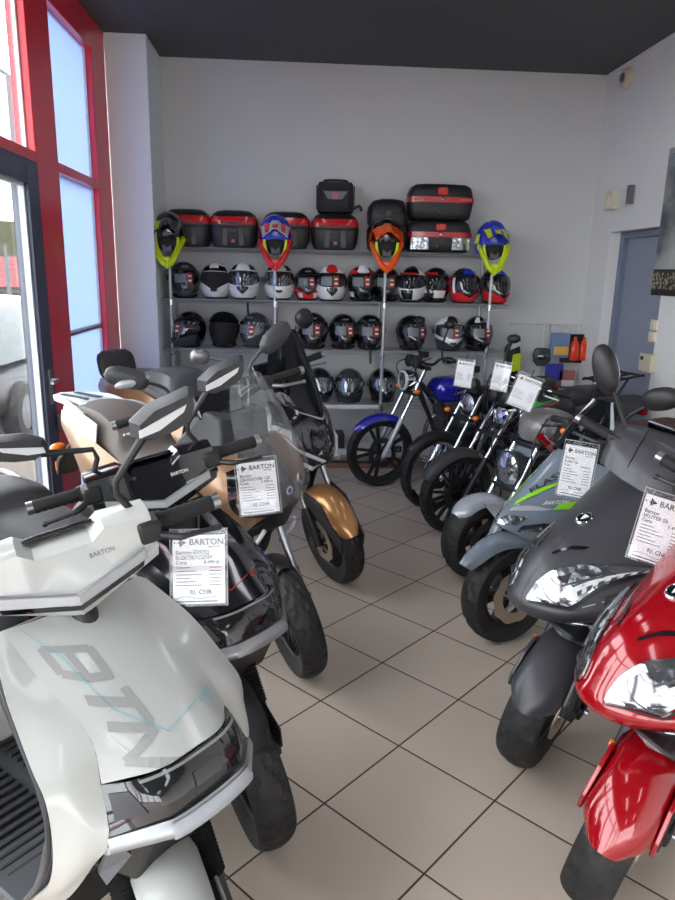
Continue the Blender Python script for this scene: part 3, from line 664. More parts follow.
def band_case(z, h, label, lower, x=1.235, w=.545):
    c = thing('top_case', label, 'top case', (x, 6.17, z), 0, 'top cases on the upper shelf'); d = .26
    MB().grid([rr(w * a, d * a, q * h, .35) for a, q in ((.84, 0), (.92, .04), (.97, .25), (1, .44), (1, .48))], cu=True, cap0=True, cap1=True).build('base', 'black', c, ang=50)
    b = MB().grid([rr(w * 1.02, d * 1.03, q * h, .35) for q in (.47, .62)], cu=True, cap0=True, cap1=True).build('red_band', 'redplastic', c, ang=50)
    MB().grid([rr(w * a, d * a, q * h, .4) for a, q in ((1.0, .62), (.98, .76), (.92, .9), (.8, .97), (.5, 1.0), (.03, 1.0))], cu=True, cap0=True, cap1=True).build('lid', 'black', c, ang=60)
    MB().box((0, -d / 2 - .006, .77 * h), (.085, .03, .22 * h)).build('latch', 'redplastic', c, bev=.006)
    MB().ell((0, -d / 2 - .012, .545 * h), (.014, .008, .012)).build('emblem', 'chrome', c)
    MB().ell((-.02, -d / 2 - .004, .2 * h), (.022, .008, .02)).build('badge', 'darkgrey', c)
    for s in (-1, 1):
        if lower: MB().grid([[V((s * (.1 + .15 * i / 8), -d / 2 * (1.0 if i < 6 else .93) - .006, (.08 + .37 * j / 3) * h)) for i in range(9)] for j in range(4)]).build('clear_reflector', 'lens', c)
        else: MB().box((s * .2, -d / 2 - .006, .55 * h), (.09, .006, .05 * h)).build('band_print', 'packred', b)
    return c
band_case(1.872, .262, 'wide black case with red band and silver reflectors, lower of two', True)
band_case(1.872 + .264, .285, 'wide black case with red band stacked on top of another', False)

# ------------------------------------------------------------------ mesh panels with small goods at the right end of the back wall
def gridwall(x0, x1, label):
    g = thing('grid_panel', label, 'grid panel', ((x0 + x1) / 2, 6.31, .45)); w = x1 - x0
    b = MB(); z1 = .82
    b.tube([(-w / 2, 0, 0), (-w / 2, 0, z1), (w / 2, 0, z1), (w / 2, 0, 0)], .005, 6); b.build('rim', 'offwhite', g)
    b = MB()
    for i in range(1, 8): b.tube([(-w / 2 + w * i / 8, .004, 0), (-w / 2 + w * i / 8, .004, z1)], .0016, 5)
    for j in range(1, 14): b.tube([(-w / 2, 0, j * .06), (w / 2, 0, j * .06)], .0016, 5)
    b.build('mesh', 'offwhite', g)
    for s in (-1, 1): MB().tube([(s * w / 2, 0, 0), (s * w / 2, .0, -.45)], .006, 6).build('leg', 'offwhite', g)
    return g
gridwall(1.97, 2.29, 'white wire grid panel behind the yellow gloves, left of two'); gridwall(2.33, 2.64, 'white wire grid panel near the grey door, right of two')
def hang(name, x, z, label, cat): 
    o = thing(name, label, cat, (x, 6.27, z)); MB().tube([(0, .03, .0), (0, -.02, .0), (0, -.03, .012)], .003, 6).build('hook', 'steel', o); return o
g = hang('riding_gloves', 2.0, 1.10, 'neon yellow and black riding gloves hanging on the grid panel', 'gloves')
MB().grid([rr(.15 * a, .05, z, .5, cx=cx) for a, z, cx in ((.5, -.28, .02), (.8, -.2, .02), (1, -.1, 0), (.9, -.04, 0), (.6, 0, 0))], cu=True, cap0=True, cap1=True).build('palm', 'black', g)
MB().slab([(-.01, -.04, -.26), (.08, -.04, -.24), (.075, -.04, -.08), (.0, -.04, -.1)], (0, .02, 0)).build('neon_panel', 'neon', g, bev=.006)
MB().slab([(-.03, -.04, -.06), (.06, -.04, -.02), (.05, -.04, .05), (-.01, -.04, .06)], (0, .02, 0)).build('white_cuff', 'offwhite', g, bev=.006)
g = hang('goggles', 2.28, 1.06, 'dark grey goggles hanging between the two grid panels', 'goggles')
MB().grid([rr(.17 * a, .07, z, .6) for a, z in ((.5, -.16), (.9, -.12), (1, -.06), (.8, -.01), (.5, .0))], cu=True, cap0=True, cap1=True).build('frame', 'darkgrey', g)
MB().ell((0, -.036, -.075), (.06, .02, .035)).build('eye_lens', 'visorsilver', g)
def pack(x, z, w, h, m1, m2, label):
    g = hang('packet', x, z, label, 'packet'); MB().box((0, -.02, -h / 2), (w, .03, h)).build('card', m1, g, bev=.002)
    if m2: MB().box((.01, -.038, -h * .72), (w * .8, .008, h * .35)).build('blister', m2, g, bev=.003)
pack(2.43, 1.20, .17, .22, 'packblue', 'yellow', 'blue and yellow blister packet hanging on right grid panel')
pack(2.52, .86, .15, .16, 'packred', 'paper', 'pale red packet hanging low on the right grid panel')
pack(2.40, .92, .16, .15, 'purple', None, 'violet packet hanging on the right grid panel')
g = thing('oil_bottles', 'orange red plastic bottles in a small rack by grey door', 'bottle', (2.60, 6.22, .96))
for s in (-1, 1):
    MB().grid([rr(.075 * a, .07 * a, z, .6, cx=s * .042) for a, z in ((.9, 0), (1, .01), (1, .13), (.6, .17), (.35, .18), (.35, .21))], cu=True, cap0=True, cap1=True).build('bottle', 'bottle', g)
MB().box((-.02, .05, .1), (.26, .02, .26)).build('rack_card', 'black', g)
MB().tube([(0, .06, .2), (0, .06, .34)], .004, 6).build('hook', 'offwhite', g)
# ------------------------------------------------------------------ vehicle helpers
def put(x, y, deg): return dict(loc=(x, y, 0), rz=R_(deg))

def wheel(root, T, r, w, rim_r, style='five', name='front_tyre', disc=True, rimm='darksteel', tread=True, n=108, dr=None, dm='disc'):
    "tyre ring with its rim and brake disc; axle along local y through T's origin"
    prof = []
    K = 11
    for k in range(K):
        t = -1.25 + 2.5 * k / (K - 1); prof.append((r - (w * .5) * .62 * (1 - math.cos(t)), w * .5 * math.sin(t) / math.sin(1.25)))
    inner = [(rim_r + .012, w * .40), (rim_r, w * .34), (rim_r, -w * .34), (rim_r + .012, -w * .40)]
    rows = []
    for i in range(n):
        a = 2 * PI * i / n; row = []
        for k, (q, h) in enumerate(prof):
            g = 0
            if tread and 0 < k < K - 1:
                ph = (i + abs(k - 5) * 1.5) % 6
                if ph < 2 and 1 < k < 9 and k != 5: g = .0075
                if k in (2, 8) and i % 3 == 0: g = .006
            row.append(((q - g) * math.cos(a), h, (q - g) * math.sin(a)))
        for q, h in inner: row.append((q * math.cos(a), h, q * math.sin(a)))
        rows.append(row)
    ty = MB(T).grid(rows, cu=True, cv=True).build(name, 'tyre', root, ang=22)
    b = MB(T); rw = w * .32
    b.lathe([(rim_r + .002, -rw), (rim_r + .006, -rw - .004), (rim_r - .012, -rw * .8), (rim_r - .014, rw * .8), (rim_r + .006, rw + .004), (rim_r + .002, rw)], n=48, closed=True)
    b.lathe([(0, -w * .38), (.032, -w * .38), (.036, -w * .2), (.036, w * .2), (.032, w * .38), (0, w * .38)], n=20)
    if style == 'wire':
        for i in range(28):
            a = 2 * PI * i / 28; a2 = a + (.5 if i % 2 else -.5); s = 1 if i % 4 < 2 else -1
            b.tube([(.034 * math.cos(a2), s * .03, .034 * math.sin(a2)), ((rim_r - .01) * math.cos(a), 0, (rim_r - .01) * math.sin(a))], .0022, 5, cap=False)
    else:
        m = {'five': 5, 'multi': 9, 'three': 3}[style]
        for i in range(m):
            a = 2 * PI * i / m
            for da in ((-.16, .16) if style != 'three' else (0,)):
                a1, a2 = a + da * .4, a + da
                p0 = V((.03 * math.cos(a1), 0, .03 * math.sin(a1))); p1 = V((rim_r * math.cos(a2), 0, rim_r * math.sin(a2)))
                tn = V((-math.sin(a), 0, math.cos(a))); wd = .008 if style == 'multi' else (.012 if style == 'five' else .024)
                rows = [[p + tn * wd * q + V((0, h * rw * .45, 0)) for q, h in ((-1, -1), (1, -1), (1, 1), (-1, 1))] for p in (p0, p0.lerp(p1, .5), p1)]
                b.grid(rows, cu=True)
    b.build('rim', rimm, ty, ang=40)
    if disc:
        R = dr or rim_r * .66; b = MB(T)
        for s in ((1, -1) if disc == 2 else (1,)):
            y = s * (w * .5 + .006); m = 60
            o = [[((R * (.98 + .03 * math.cos(i * 1.2566)) * c(2 * PI * i / m)) if False else 0 for c in ()) for i in ()]]
            rows = []
            for i in range(m):
                a = 2 * PI * i / m; ro = R * (1 + .03 * math.sin(9 * a))
                rows.append([(q * math.cos(a), y + h, q * math.sin(a)) for q, h in ((R * .62, -.002), (ro, -.002), (ro, .002), (R * .62, .002))])
            b.grid(rows, cu=True, cv=True)
            for i in range(6):
                a = 2 * PI * i / 6; b.tube([(.03 * math.cos(a), y, .03 * math.sin(a)), (R * .66 * math.cos(a + .3), y, R * .66 * math.sin(a + .3))], .006, 6)
        b.build('brake_disc', dm, ty, ang=40)
    return ty

def arc_fender(root, T, r, w, a0, a1, m, name='front_fender', crown=.03, th=.004, tip=.0, parent=None, taper=(1, 1)):
    "mudguard hugging a wheel of radius r; angles in degrees from +x (forward) upwards"
    rows = []; K = 20
    for i in range(K + 1):
        t = i / K; a = R_(a0 + (a1 - a0) * t); k = taper[0] + (taper[1] - taper[0]) * t; row = []
        if t < .18: k *= .55 + .45 * math.sin(t / .18 * PI / 2)
        for j in range(13):
            q = -1 + j / 6; rr_ = r + tip * (1 - t) - crown * (abs(q) ** 2.2)
            if abs(q) > .9: rr_ -= .022
            row.append((rr_ * math.cos(a), w / 2 * k * q, rr_ * math.sin(a)))
        rows.append(row)
    return MB(T).sheet(rows, -th).build(name, m, parent or root, ang=50)

def fork(root, T, y, x0, z0, x1, z1, r0=.022, r1=.017, split=.45, lower='alu', upper='chrome', boot=False):
    "two telescopic legs from axle (x0,z0) up to clamp (x1,z1)"
    for s in (1, -1):
        p0, p1 = V((x0, s * y, z0)), V((x1, s * y, z1)); pm = p0.lerp(p1, split)
        lo = MB(T).tube([p0 - (p1 - p0) * .05, p0, p0.lerp(pm, .85), pm], [r0 * .8, r0 * 1.1, r0, r0 * 1.1], 14).build('fork_leg', lower, root)
        MB(T).tube([pm, p1], r1, 14).build('stanchion', upper, lo)
        if boot:
            pts = [pm.lerp(p1, i / 40 * .8) for i in range(41)]; MB(T).tube(pts, [r0 * (1.35 if i % 2 else 1.0) for i in range(41)], 14).build('gaiter', 'softblack', lo)
        MB(T).box(p0 + V((-.02, s * .02 - s * .005, 0)), (.06, .02, .05)).build('axle_clamp', lower, lo, bev=.005)

def caliper(root, T, x, y, z, s=1, m='black'):
    b = MB(T); b.box((x, y, z), (.075, .045, .05)); o = b.build('brake_caliper', m, root, bev=.008)
    MB(T).tube([(x, y + s * .02, z), (x, y + s * .035, z)], .009, 8).build('bolt', 'steel', o); return o

def grip_pair(root, T, x, z, y0, y1, dx=-.02, dz=0, m='softblack', end='chrome', lever='black', lr=.0175, drop=0):
    for s in (1, -1):
        p0, p1 = V((x, s * y0, z)), V((x + dx, s * y1, z + dz)); d = p1 - p0
        pts = [p0 + d * i / 14 for i in range(15)]
        g = MB(T).tube(pts, [lr * (1.12 if i % 2 else 1.0) for i in range(15)], 14).build('grip', m, root)
        MB(T).tube([p1, p1 + d.normalized() * .018], lr * 1.05, 14).build('bar_end', end, g)
        a = V((x + .05, s * (y0 - .01), z - .012)); b = p1 + V((.075, -s * .015, -.03)); mid = a.lerp(b, .45) + V((.02, 0, 0))
        lv = MB(T).tube([a, a.lerp(mid, .6) + V((.012, 0, 0)), mid, b], [.009, .009, .007, .006], 8, smooth=14).build('brake_lever' if s < 0 else 'clutch_lever', lever, root)
        MB(T).ell(b, .009, 10, 6).build('lever_tip', lever, lv)
        MB(T).box((x + .02, s * (y0 - .03), z), (.07, .055, .05)).build('switch_pod', 'black', root, bev=.008)

def round_mirror(root, T, base, mid, c, w, h, yaw=0, m='black', tilt=0, s=1, e=.8):
    "egg shaped mirror head on a stalk, glass facing the rider"
    b = MB(T).tube([base, mid, c], [.008, .008, .007], 10, smooth=14).build('mirror_stalk', m, root)
    Q = T @ Tr(*c) @ Rot(yaw, 'Z') @ Rot(tilt, 'X')
    hd = MB(Q).ell((.0, 0, 0), (.035, w / 2, h / 2), 24, 14, e).build('mirror', m, root, ang=60)
    MB(Q).lathe([(0, -.033), (1, -.033), (1.0, -.029), (0, -.029)], (0, 0, 0), 'x', 24).build('mirror_glass', 'mirror', hd) if False else None
    g = MB(Q); pts = [(-.034, w * .40 * math.cos(2 * PI * k / 24), h * .40 * math.sin(2 * PI * k / 24)) for k in range(24)]
    g.slab(pts, (.012, 0, 0)); g.build('mirror_glass', 'mirror', hd)
    return hd

def loftx(root, name, m, secs, T=None, n=20, e=.6, ang=50, par=None):
    "closed body from superellipse sections (x, zc, half height, half width)"
    pw = lambda c: math.copysign(abs(c) ** e, c); rows = []
    for x, zc, hh, hw in secs:
        rows.append([(x, hw * pw(math.cos(2 * PI * k / n)), zc + hh * pw(math.sin(2 * PI * k / n))) for k in range(n)])
    K = (len(secs) - 1) * 3
    fine = [[cr([r[k] for r in rows], i / K) for k in range(n)] for i in range(K + 1)]
    return MB(T).grid(fine, cu=True, cap0=True, cap1=True).build(name, m, par or root, ang=ang)

def seat_loft(root, name, m, secs, T=None, par=None):
    "cushion from (x, z_bottom, z_top, half width)"
    rows = []
    for x, z0, z1, hw in secs:
        rows.append([(x, -hw, z0), (x, -hw * 1.02, z0 + (z1 - z0) * .55), (x, -hw * .86, z1 - .012), (x, -hw * .45, z1), (x, 0, z1 + .004), (x, hw * .45, z1), (x, hw * .86, z1 - .012), (x, hw * 1.02, z0 + (z1 - z0) * .55), (x, hw, z0)])
    K = (len(secs) - 1) * 4
    fine = [[cr([r[k] for r in rows], i / K) for k in range(9)] for i in range(K + 1)]
    return MB(T).grid(fine, cu=True, cap0=True, cap1=True).build(name, m, par or root, ang=50)

def rear_end(root, x, r=.25, w=.12, rim=.15, m='black', style='five', rimm='darksteel', arm='black'):
    wheel(root, Tr(x, 0, r), r, w, rim, style, 'rear_tyre', False, rimm, True, 48)
    MB().slab([(x - .04, -.09, r - .03), (x + .45, -.09, r + .02), (x + .45, -.09, r + .11), (x - .04, -.09, r + .04)], (0, .03, 0)).build('swingarm', arm, root, bev=.006)
    for s in (1, -1):
        k = MB().tube([(x + .03, s * .12, r + .06), (x + .14, s * .12, r + .36)], .013, 8).build('shock_absorber', 'darksteel', root)
        pts = [(x + .05 + .075 * t + .03 * math.cos(t * 50) * .0, s * .12, r + .11 + .2 * t) for t in [i / 30 for i in range(31)]]
        MB().tube(pts, [.026 if i % 2 else .02 for i in range(31)], 12).build('spring', 'red' if m == 'redspring' else 'darksteel', k)
def stand(root, x, z=.3):
    MB().tube([(x, .1, z), (x - .08, .16, .012), (x - .14, .17, .012)], .011, 8).build('stand', 'black', root)
    MB().tube([(x, -.1, z), (x - .08, -.16, .012), (x - .14, -.17, .012)], .011, 8).build('stand', 'black', root)

# ------------------------------------------------------------------ price tags
LOGO = [(0, .64), (.18, .5), (0, .36)], [(.26, .5), (.42, .60), (.46, 1.0), (.66, .74), (1, .5), (.66, .26), (.46, 0), (.42, .40)]
def price_tag(c, n, up, w, h, label, detail=2, model=('Barton EVITQ', 'ELEKTRYCZNY'), price='8 499 zl', group='price tags on the vehicles', s=1):
    "card in a clear sleeve; c = centre, n = direction it faces, up = its upward direction"
    n = V(n).normalized(); up = V(up); up = (up - n * up.dot(n)).normalized(); rt = up.cross(n)
    Q = Matrix((rt, up, n)).transposed().to_4x4()
    r = bpy.data.objects.new('price_tag', None); ROOT.objects.link(r); r.empty_display_size = .05
    r.matrix_world = Matrix.Translation(V(c) - up * h / 2) @ Q
    tag(r, label, 'price tag', group)
    cd_ = MB().box((0, h * .47, 0), (w * .9, h * .88, .0012)).build('card', 'paper', r)
    MB().box((0, h * .5, .0022), (w, h, .0006)).build('sleeve', 'sleeve', r)
    b = MB(); b.box((0, h * .985, .003), (w, h * .012, .002))
    for sx in (-1, 1): b.box((sx * w * .495, h / 2, .003), (w * .012, h, .002))
    b.build('sleeve_edge', 'printgrey', r)
    MB().tube([(0, h * .955, .002), (0, h + .015, -.01), (0, h + .035, -.012)], .0025, 6).build('hanging_clip', 'black', r)
    ink = MB(); z = .0011
    def put_(txt, size, x, y, align='LEFT'):
        vs, fs = text_mesh(txt, size, align); ink.add([(x + p, y + q, z) for p, q in vs], fs)
    def bar(x, y, ww, hh=.003): ink.add([(x, y, z), (x + ww, y, z), (x + ww, y + hh, z), (x, y + hh, z)], [(0, 1, 2, 3)])
    for poly in LOGO: ink.add([(-.43 * w + p * .22 * w, .755 * h + q * .12 * h, z) for p, q in poly], [tuple(range(len(poly)))])
    put_('BARTON', .15 * w, -.17 * w, .785 * h)
    if detail:
        put_('MOTORS', .05 * w, .17 * w, .745 * h)
        put_(model[0], .10 * w, -.40 * w, .665 * h); put_(model[1], .095 * w, -.40 * w, .60 * h); put_('Cena', .09 * w, -.40 * w, .54 * h); put_(price, .085 * w, .08 * w, .54 * h)
        put_('RL CNR', .11 * w, -.16 * w, .155 * h)
    for i in range(6): bar(-.39 * w, (.49 - i * .045) * h, (.24 + .1 * ((i * 7) % 3)) * w, .009 * h); bar(.18 * w, (.49 - i * .045) * h, .2 * w, .009 * h)
    bar(-.40 * w, .055 * h, .72 * w, .014 * h)
    ink.tube([(-.4 * w, .105 * h, z), (-.2 * w, .125 * h, z), (.0, .10 * h, z), (.3 * w, .12 * h, z)], .0006, 4, smooth=10)
    ink.build('lettering', 'ink', cd_, flat=True)
    return r
# ------------------------------------------------------------------ the two electric scooters at the front left
def escooter(label, x, y, deg, st, c):
    r = thing('motor_scooter', label, 'scooter', group='scooters parked along the glass front', **put(x, y, deg))
    T = steer(.02, 24, st)
    paint, trim, dark = c['paint'], c['trim'], c['dark']
    # front panel with its lettering
    F = Surf([[(-.425, 0, .966), (-.43, .09, .967), (-.44, .162, .968)],
              [(-.31, 0, .922), (-.315, .09, .918), (-.335, .158, .905)],
              [(-.17, 0, .847), (-.175, .08, .843), (-.19, .146, .83)],
              [(-.055, 0, .778), (-.066, .082, .773), (-.136, .159, .754)]]); F.fl = F.N(.5, .5).z < 0
    fp = F.mesh(28, 20, .006).build('front_panel', paint, r)
    # BTN lettering reads down the panel; letters are built as strokes
    def stroke(mb, pts, w, off=.0015):
        # pts in panel coordinates: a = along (0 top .. 1 bottom), b = across (0..1)
        for (a0, b0), (a1, b1) in zip(pts, pts[1:]):
            if off < .0016: a0, a1, b0, b1 = [.16 + .80 * a_ + .42 * (b_ - .12) for a_, b_ in ((a0, b0), (a1, b1))] + [.13 + (b_ - .12) * .84 for b_ in (b0, b1)]
            d = V((a1 - a0, (b1 - b0), 0)); nrm = V((-d.y, d.x, 0)).normalized() * w / 2 if d.length else V((0, 0, 0)); k = 6
            rows = [[F.out(b0 + (b1 - b0) * i / k + nrm.y * s_, a0 + (a1 - a0) * i / k + nrm.x * s_, off) for s_ in (-1, 1)] for i in range(k + 1)]
            mb.grid(rows)
    if c.get('letters'):
        L = MB(); A = c['letters']
        b0, b1 = .12, .40        # bottom and top of the letters across the panel
        # B
        stroke(L, [(.06, b0), (.06, b1)], .05); stroke(L, [(.05, b1), (.27, b1 - .02)], .045); stroke(L, [(.05, b0), (.28, b0)], .05)
        stroke(L, [(.06, (b0 + b1) / 2), (.27, (b0 + b1) / 2)], .04); stroke(L, [(.27, b1), (.30, (b0 + b1) / 2)], .045); stroke(L, [(.30, (b0 + b1) / 2), (.28, b0)], .05)
        # T
        stroke(L, [(.36, b1), (.62, b1)], .05); stroke(L, [(.47, b1), (.47, b0)], .055)
        # N
        stroke(L, [(.66, b0), (.66, b1)], .055); stroke(L, [(.66, b1), (.93, b0)], .05); stroke(L, [(.93, b0), (.93, b1 + .06)], .055)
        L.build('lettering', 'printgrey', fp, flat=True)
    Lc = MB(); stroke(Lc, [(.03, .1), (.30, .2), (.62, .22), (.86, .42), (.80, .70)], .005, .0026)
    F.text(Lc, 'evivo', .062, lambda p, q: (.73 + p * 1.45, .835 - q * 1.6 - p * .10), .0026)
    Lc.build('line_print', c['print'], fp, flat=True)
    if c.get('letters'):
        W_ = MB(); stroke(W_, [(.72, .10), (.86, .16)], .007, .002); W_.build('edge_highlight', 'offwhite', fp)
    # side wings
    for s in (1, -1):
        q = lambda p: (p[0], s * p[1], p[2])
        rows = [[(-.44, .162, .968), (-.44, .178, .967), (-.43, .192, .960)], [(-.335, .158, .905), (-.33, .20, .90), (-.315, .228, .885)], [(-.19, .146, .83), (-.205, .20, .82), (-.225, .245, .805)],
                [(-.138, .160, .752), (-.148, .21, .755), (-.172, .250, .752)], [(-.09, .182, .672), (-.12, .22, .665), (-.168, .248, .65)], [(-.13, .192, .60), (-.16, .225, .57), (-.2, .245, .555)], [(-.22, .195, .47), (-.25, .22, .465), (-.28, .238, .46)], [(-.33, .19, .36), (-.35, .21, .36), (-.37, .225, .36)]]
        S = Surf([[q(p) for p in row] for row in rows], half=False); S.fl = (S.N(.5, .4).y * s < 0)
        S.mesh(8, 28, .006).build('side_panel', paint, r)
        MB().slab([q((-.085, .176, .668)), q((-.125, .186, .578)), q((-.105, .184, .562)), q((-.070, .150, .626))], (-.012, -s * .006, 0)).build('side_vent', 'grey', r)
        MB().tube([q((-.47, .19, .97)), q((-.33, .222, .875)), q((-.24, .238, .80)), q((-.185, .246, .735)), q((-.19, .245, .64)), q((-.235, .242, .54)), q((-.32, .232, .43))], .006, 8, smooth=30).build('legshield_edge', dark, r)
    # headlight
    Hs = Surf([[(-.05, 0, .776), (-.058, .07, .772), (-.09, .13, .765), (-.138, .160, .752)], [(-.02, 0, .74), (-.028, .075, .738), (-.055, .122, .732), (-.115, .170, .718)], [(-.012, 0, .698), (-.018, .08, .697), (-.035, .112, .692), (-.092, .182, .676)]]); Hs.fl = Hs.N(.5, .5).x < 0
    hl = Hs.mesh(28, 10, .01).build('headlight', 'smoke', r)
    b = MB(); Hs.patch(b, [(.20, .04), (.5, .04), (.80, .04)], [(.20, .11), (.5, .10), (.80, .11)], .001, .003, 24, 2); b.build('light_bar', 'silver', hl)
    for k, (u0, u1) in enumerate(((.24, .38), (.43, .57), (.62, .76))):
        b = MB(); Hs.patch(b, [(u0, .34), (u1, .34)], [(u0, .66), (u1, .66)], .0006, .001, 6, 3); b.build('light_module', 'blackgloss', hl)
    for k in (0, 1):
        b = MB(); Hs.patch(b, [(abs(k - .03), .2), (abs(k - .13), .2)], [(abs(k - .03), .75), (abs(k - .15), .75)], .0006, .001, 6, 3); b.build('corner_reflector', 'darkgrey', hl)
    # chin guard
    Cs = Surf([[(-.004, 0, .700), (-.01, .08, .699), (-.028, .113, .694), (-.088, .186, .678)], [(.012, 0, .672), (.004, .085, .671), (-.014, .116, .668), (-.08, .190, .652)], [(-.012, 0, .648), (-.018, .08, .648), (-.04, .113, .645), (-.112, .186, .632)]]); Cs.fl = Cs.N(.5, .5).x < 0
    ch = Cs.mesh(28, 8, .018).build('chin_guard', 'silver', r)
    b = MB(); Cs.patch(b, [(.24, .1), (.76, .1)], [(.24, .55), (.76, .55)], .0008, .002, 16, 3); b.build('centre_insert', 'lightslate' if c.get('letters') else 'silver', ch)
    # leg shield, floor, underbody
    MB().slab([(-.47, -.19, .95), (-.345, -.212, .86), (-.225, -.22, .74), (-.20, -.22, .64), (-.25, -.22, .50), (-.33, -.215, .38), (-.36, -.215, .38), (-.29, -.22, .51), (-.245, -.22, .63), (-.27, -.22, .72), (-.39, -.21, .84), (-.51, -.19, .93)], (0, .41, 0)).build('leg_shield', dark, r, bev=.01)
    b = MB(); b.grid([[(x, -.23, z), (x, .23, z), (x, .23, z + .05), (x, -.23, z + .05)] for x, z in ((-.36, .33), (-.6, .31), (-.95, .31))], cu=True, cap0=True, cap1=True); fb = b.build('floorboard', 'darkgrey', r, bev=.008)
    b = MB()
    for i in range(17):
        x = -.40 - i * .032; b.box((x, -.11, .366 if x > -.5 else .364), (.012, .18, .012)); b.box((x, .11, .366 if x > -.5 else .364), (.012, .18, .012))
    b.build('floor_ridges', 'softblack', fb, bev=.003)
    MB().grid([rr(.5, .34, z, .5, cx=-.66) for z in (.18, .31)], cu=True, cap0=True, cap1=True).build('battery_case', 'black', r)
    # rear body and seat
    loftx(r, 'rear_body', paint, [(-.93, .52, .20, .13), (-1.05, .58, .20, .17), (-1.3, .62, .15, .18), (-1.6, .68, .10, .12), (-1.72, .71, .05, .06)])
    seat_loft(r, 'seat', c['seat'], [(-.86, .66, .74, .09), (-.92, .67, .77, .14), (-1.1, .70, .79, .16), (-1.25, .72, .80, .16), (-1.30, .74, .85, .16), (-1.5, .76, .86, .14), (-1.66, .78, .84, .09)])
    MB().tube([(-1.35, .15, .78), (-1.6, .14, .84), (-1.74, 0, .85), (-1.6, -.14, .84), (-1.35, -.15, .78)], .013, 8, smooth=24).build('grab_rail', trim, r)
    MB().box((-1.725, 0, .70), (.03, .14, .05)).build('tail_light', 'redplastic', r, bev=.01)
    rear_end(r, -1.34); arc_fender(r, Tr(-1.34, 0, .25), .28, .15, 60, 190, 'black', 'rear_fender')
    stand(r, -.95)
    # steered front end
    hub = (-.06, 0, .25)
    wheel(r, T @ Tr(*hub), .25, .118, .152, 'five')
    arc_fender(r, T @ Tr(*hub), .285, .15, 48, 150, c['fender'], crown=.03, taper=(.8, 1))
    for s in (1, -1):
        MB(T).slab([(-.06, s * .09, .45), (.08, s * .088, .44), (.03, s * .098, .33), (-.03, s * .098, .30), (-.08, s * .095, .34)], (0, -s * .008, 0)).build('fender_bracket', c['fender'], r, bev=.003)
    fork(r, T, .088, -.06, .25, -.20, .60, .022, .016, .4, 'black', 'darksteel', True)
    MB(T).tube([(-.20, 0, .58), (-.44, 0, 1.02)], .03, 14).build('steering_column', 'black', r); MB(T).box((-.2, 0, .6), (.07, .24, .05)).build('fork_crown', 'black', r, bev=.01)
    MB().slab([(-.14, -.12, .66), (-.05, -.1, .66), (-.12, -.11, .50), (-.26, -.12, .46), (-.30, -.12, .62)], (0, .24, 0)).build('inner_panel', 'black', r, bev=.01)
    # handlebar cowl
    rows = []
    for y in (-.195, -.192, -.15, -.09, -.06, -.03, 0, .03, .06, .09, .15, .192, .195):
        a = abs(y) / .195; e = .012 if a > .99 else 0
        top = 1.135 if a > .42 else (1.112 if a < .32 else 1.12); 
        rows.append([(-.53 + .02 * a + e, y, top - .006 - e), (-.455 + e * 0, y, top - e), (-.425 - e, y, top - .012 - e), (-.385 - .03 * a - e, y, 1.045 + .022 * a - .01), (-.352 - .055 * a - e, y, 1.008 + .042 * a), (-.378 - .06 * a - e, y, .962 + .052 * a + e), (-.46 - .02 * a, y, .955 + .055 * a + e), (-.54 + .02 * a + e, y, .99 + .02 * a + e)])
    cw = MB(T).grid(rows, cu=True, cap0=True, cap1=True).build('handlebar_cowl', c['cowl'], r, ang=28)
    b = MB(T)
    for s in (1, -1):
        b.slab([(-.3905, s * .160, 1.062), (-.352, 0, 1.026), (-.346, 0, 1.004), (-.386, s * .160, 1.038)], (-.012, 0, 0))
    b.build('silver_blade', 'silver', cw, bev=.002)
    b = MB(T)
    for s in (1, -1): b.slab([(-.398, s * .155, 1.036), (-.357, 0, 1.000), (-.360, 0, .985), (-.408, s * .150, 1.012)], (-.012, 0, 0))
    b.build('air_slot', 'blackgloss', cw)
    # little maker's lettering on the cowl face
    vs, fs = text_mesh('BARTON', .0135); b = MB(T)
    face = lambda q: lin([(-.4245, 0, 0), (-.3945, 0, 0)], (1.123 - q) / .07)[0] + .001
    b.add([(face(1.075 + q) , .045 + p, 1.075 + q) for p, q in vs], fs); b.build('lettering', 'inkgrey' if c.get('letters') else 'offwhite', cw, flat=True)
    MB(T).slab([(-.52, -.075, 1.1), (-.47, -.075, 1.125), (-.47, .075, 1.125), (-.52, .075, 1.1)], (-.004, 0, .01)).build('display', 'blackgloss', cw, bev=.003)
    grip_pair(r, T, -.46, 1.083, .215, .345, -.005, 0, 'softblack', 'steel', 'black', .0185)
    for s in (1, -1): MB(T).tube([(-.46, s * .19, 1.083), (-.46, s * .22, 1.083)], .024, 14).build('switch_collar', 'black', r)
    # angular mirrors
    for s in (1, -1):
        dy, dz = (c.get('rmir', (0, 0)) if s < 0 else (0, 0)); q = lambda p: V((p[0], s * (p[1] + (dy if p[2] > 1.25 else 0)), p[2] + (dz if p[2] > 1.25 else 0)))
        out = [(.200, 1.292), (.205, 1.326), (.252, 1.354), (.350, 1.372), (.362, 1.366), (.357, 1.332), (.342, 1.302), (.300, 1.286), (.236, 1.274)]
        pts = [q((-.475, y_, z_)) for y_, z_ in out]; front = [q((-.432, .5 * (y_ - .28) * 1.62 + .28, 1.32 + (z_ - 1.32) * .80)) for y_, z_ in out]; back = [q((-.49, .28 + (y_ - .28) * .96, 1.32 + (z_ - 1.32) * .95)) for y_, z_ in out]
        m_ = MB(T).grid([back, pts, front], cu=True, cap0=True, cap1=True).build('mirror', 'mirrorhousing', r, ang=20)
        inl = [(.212, 1.297), (.214, 1.313), (.328, 1.344), (.318, 1.329), (.258, 1.303)]
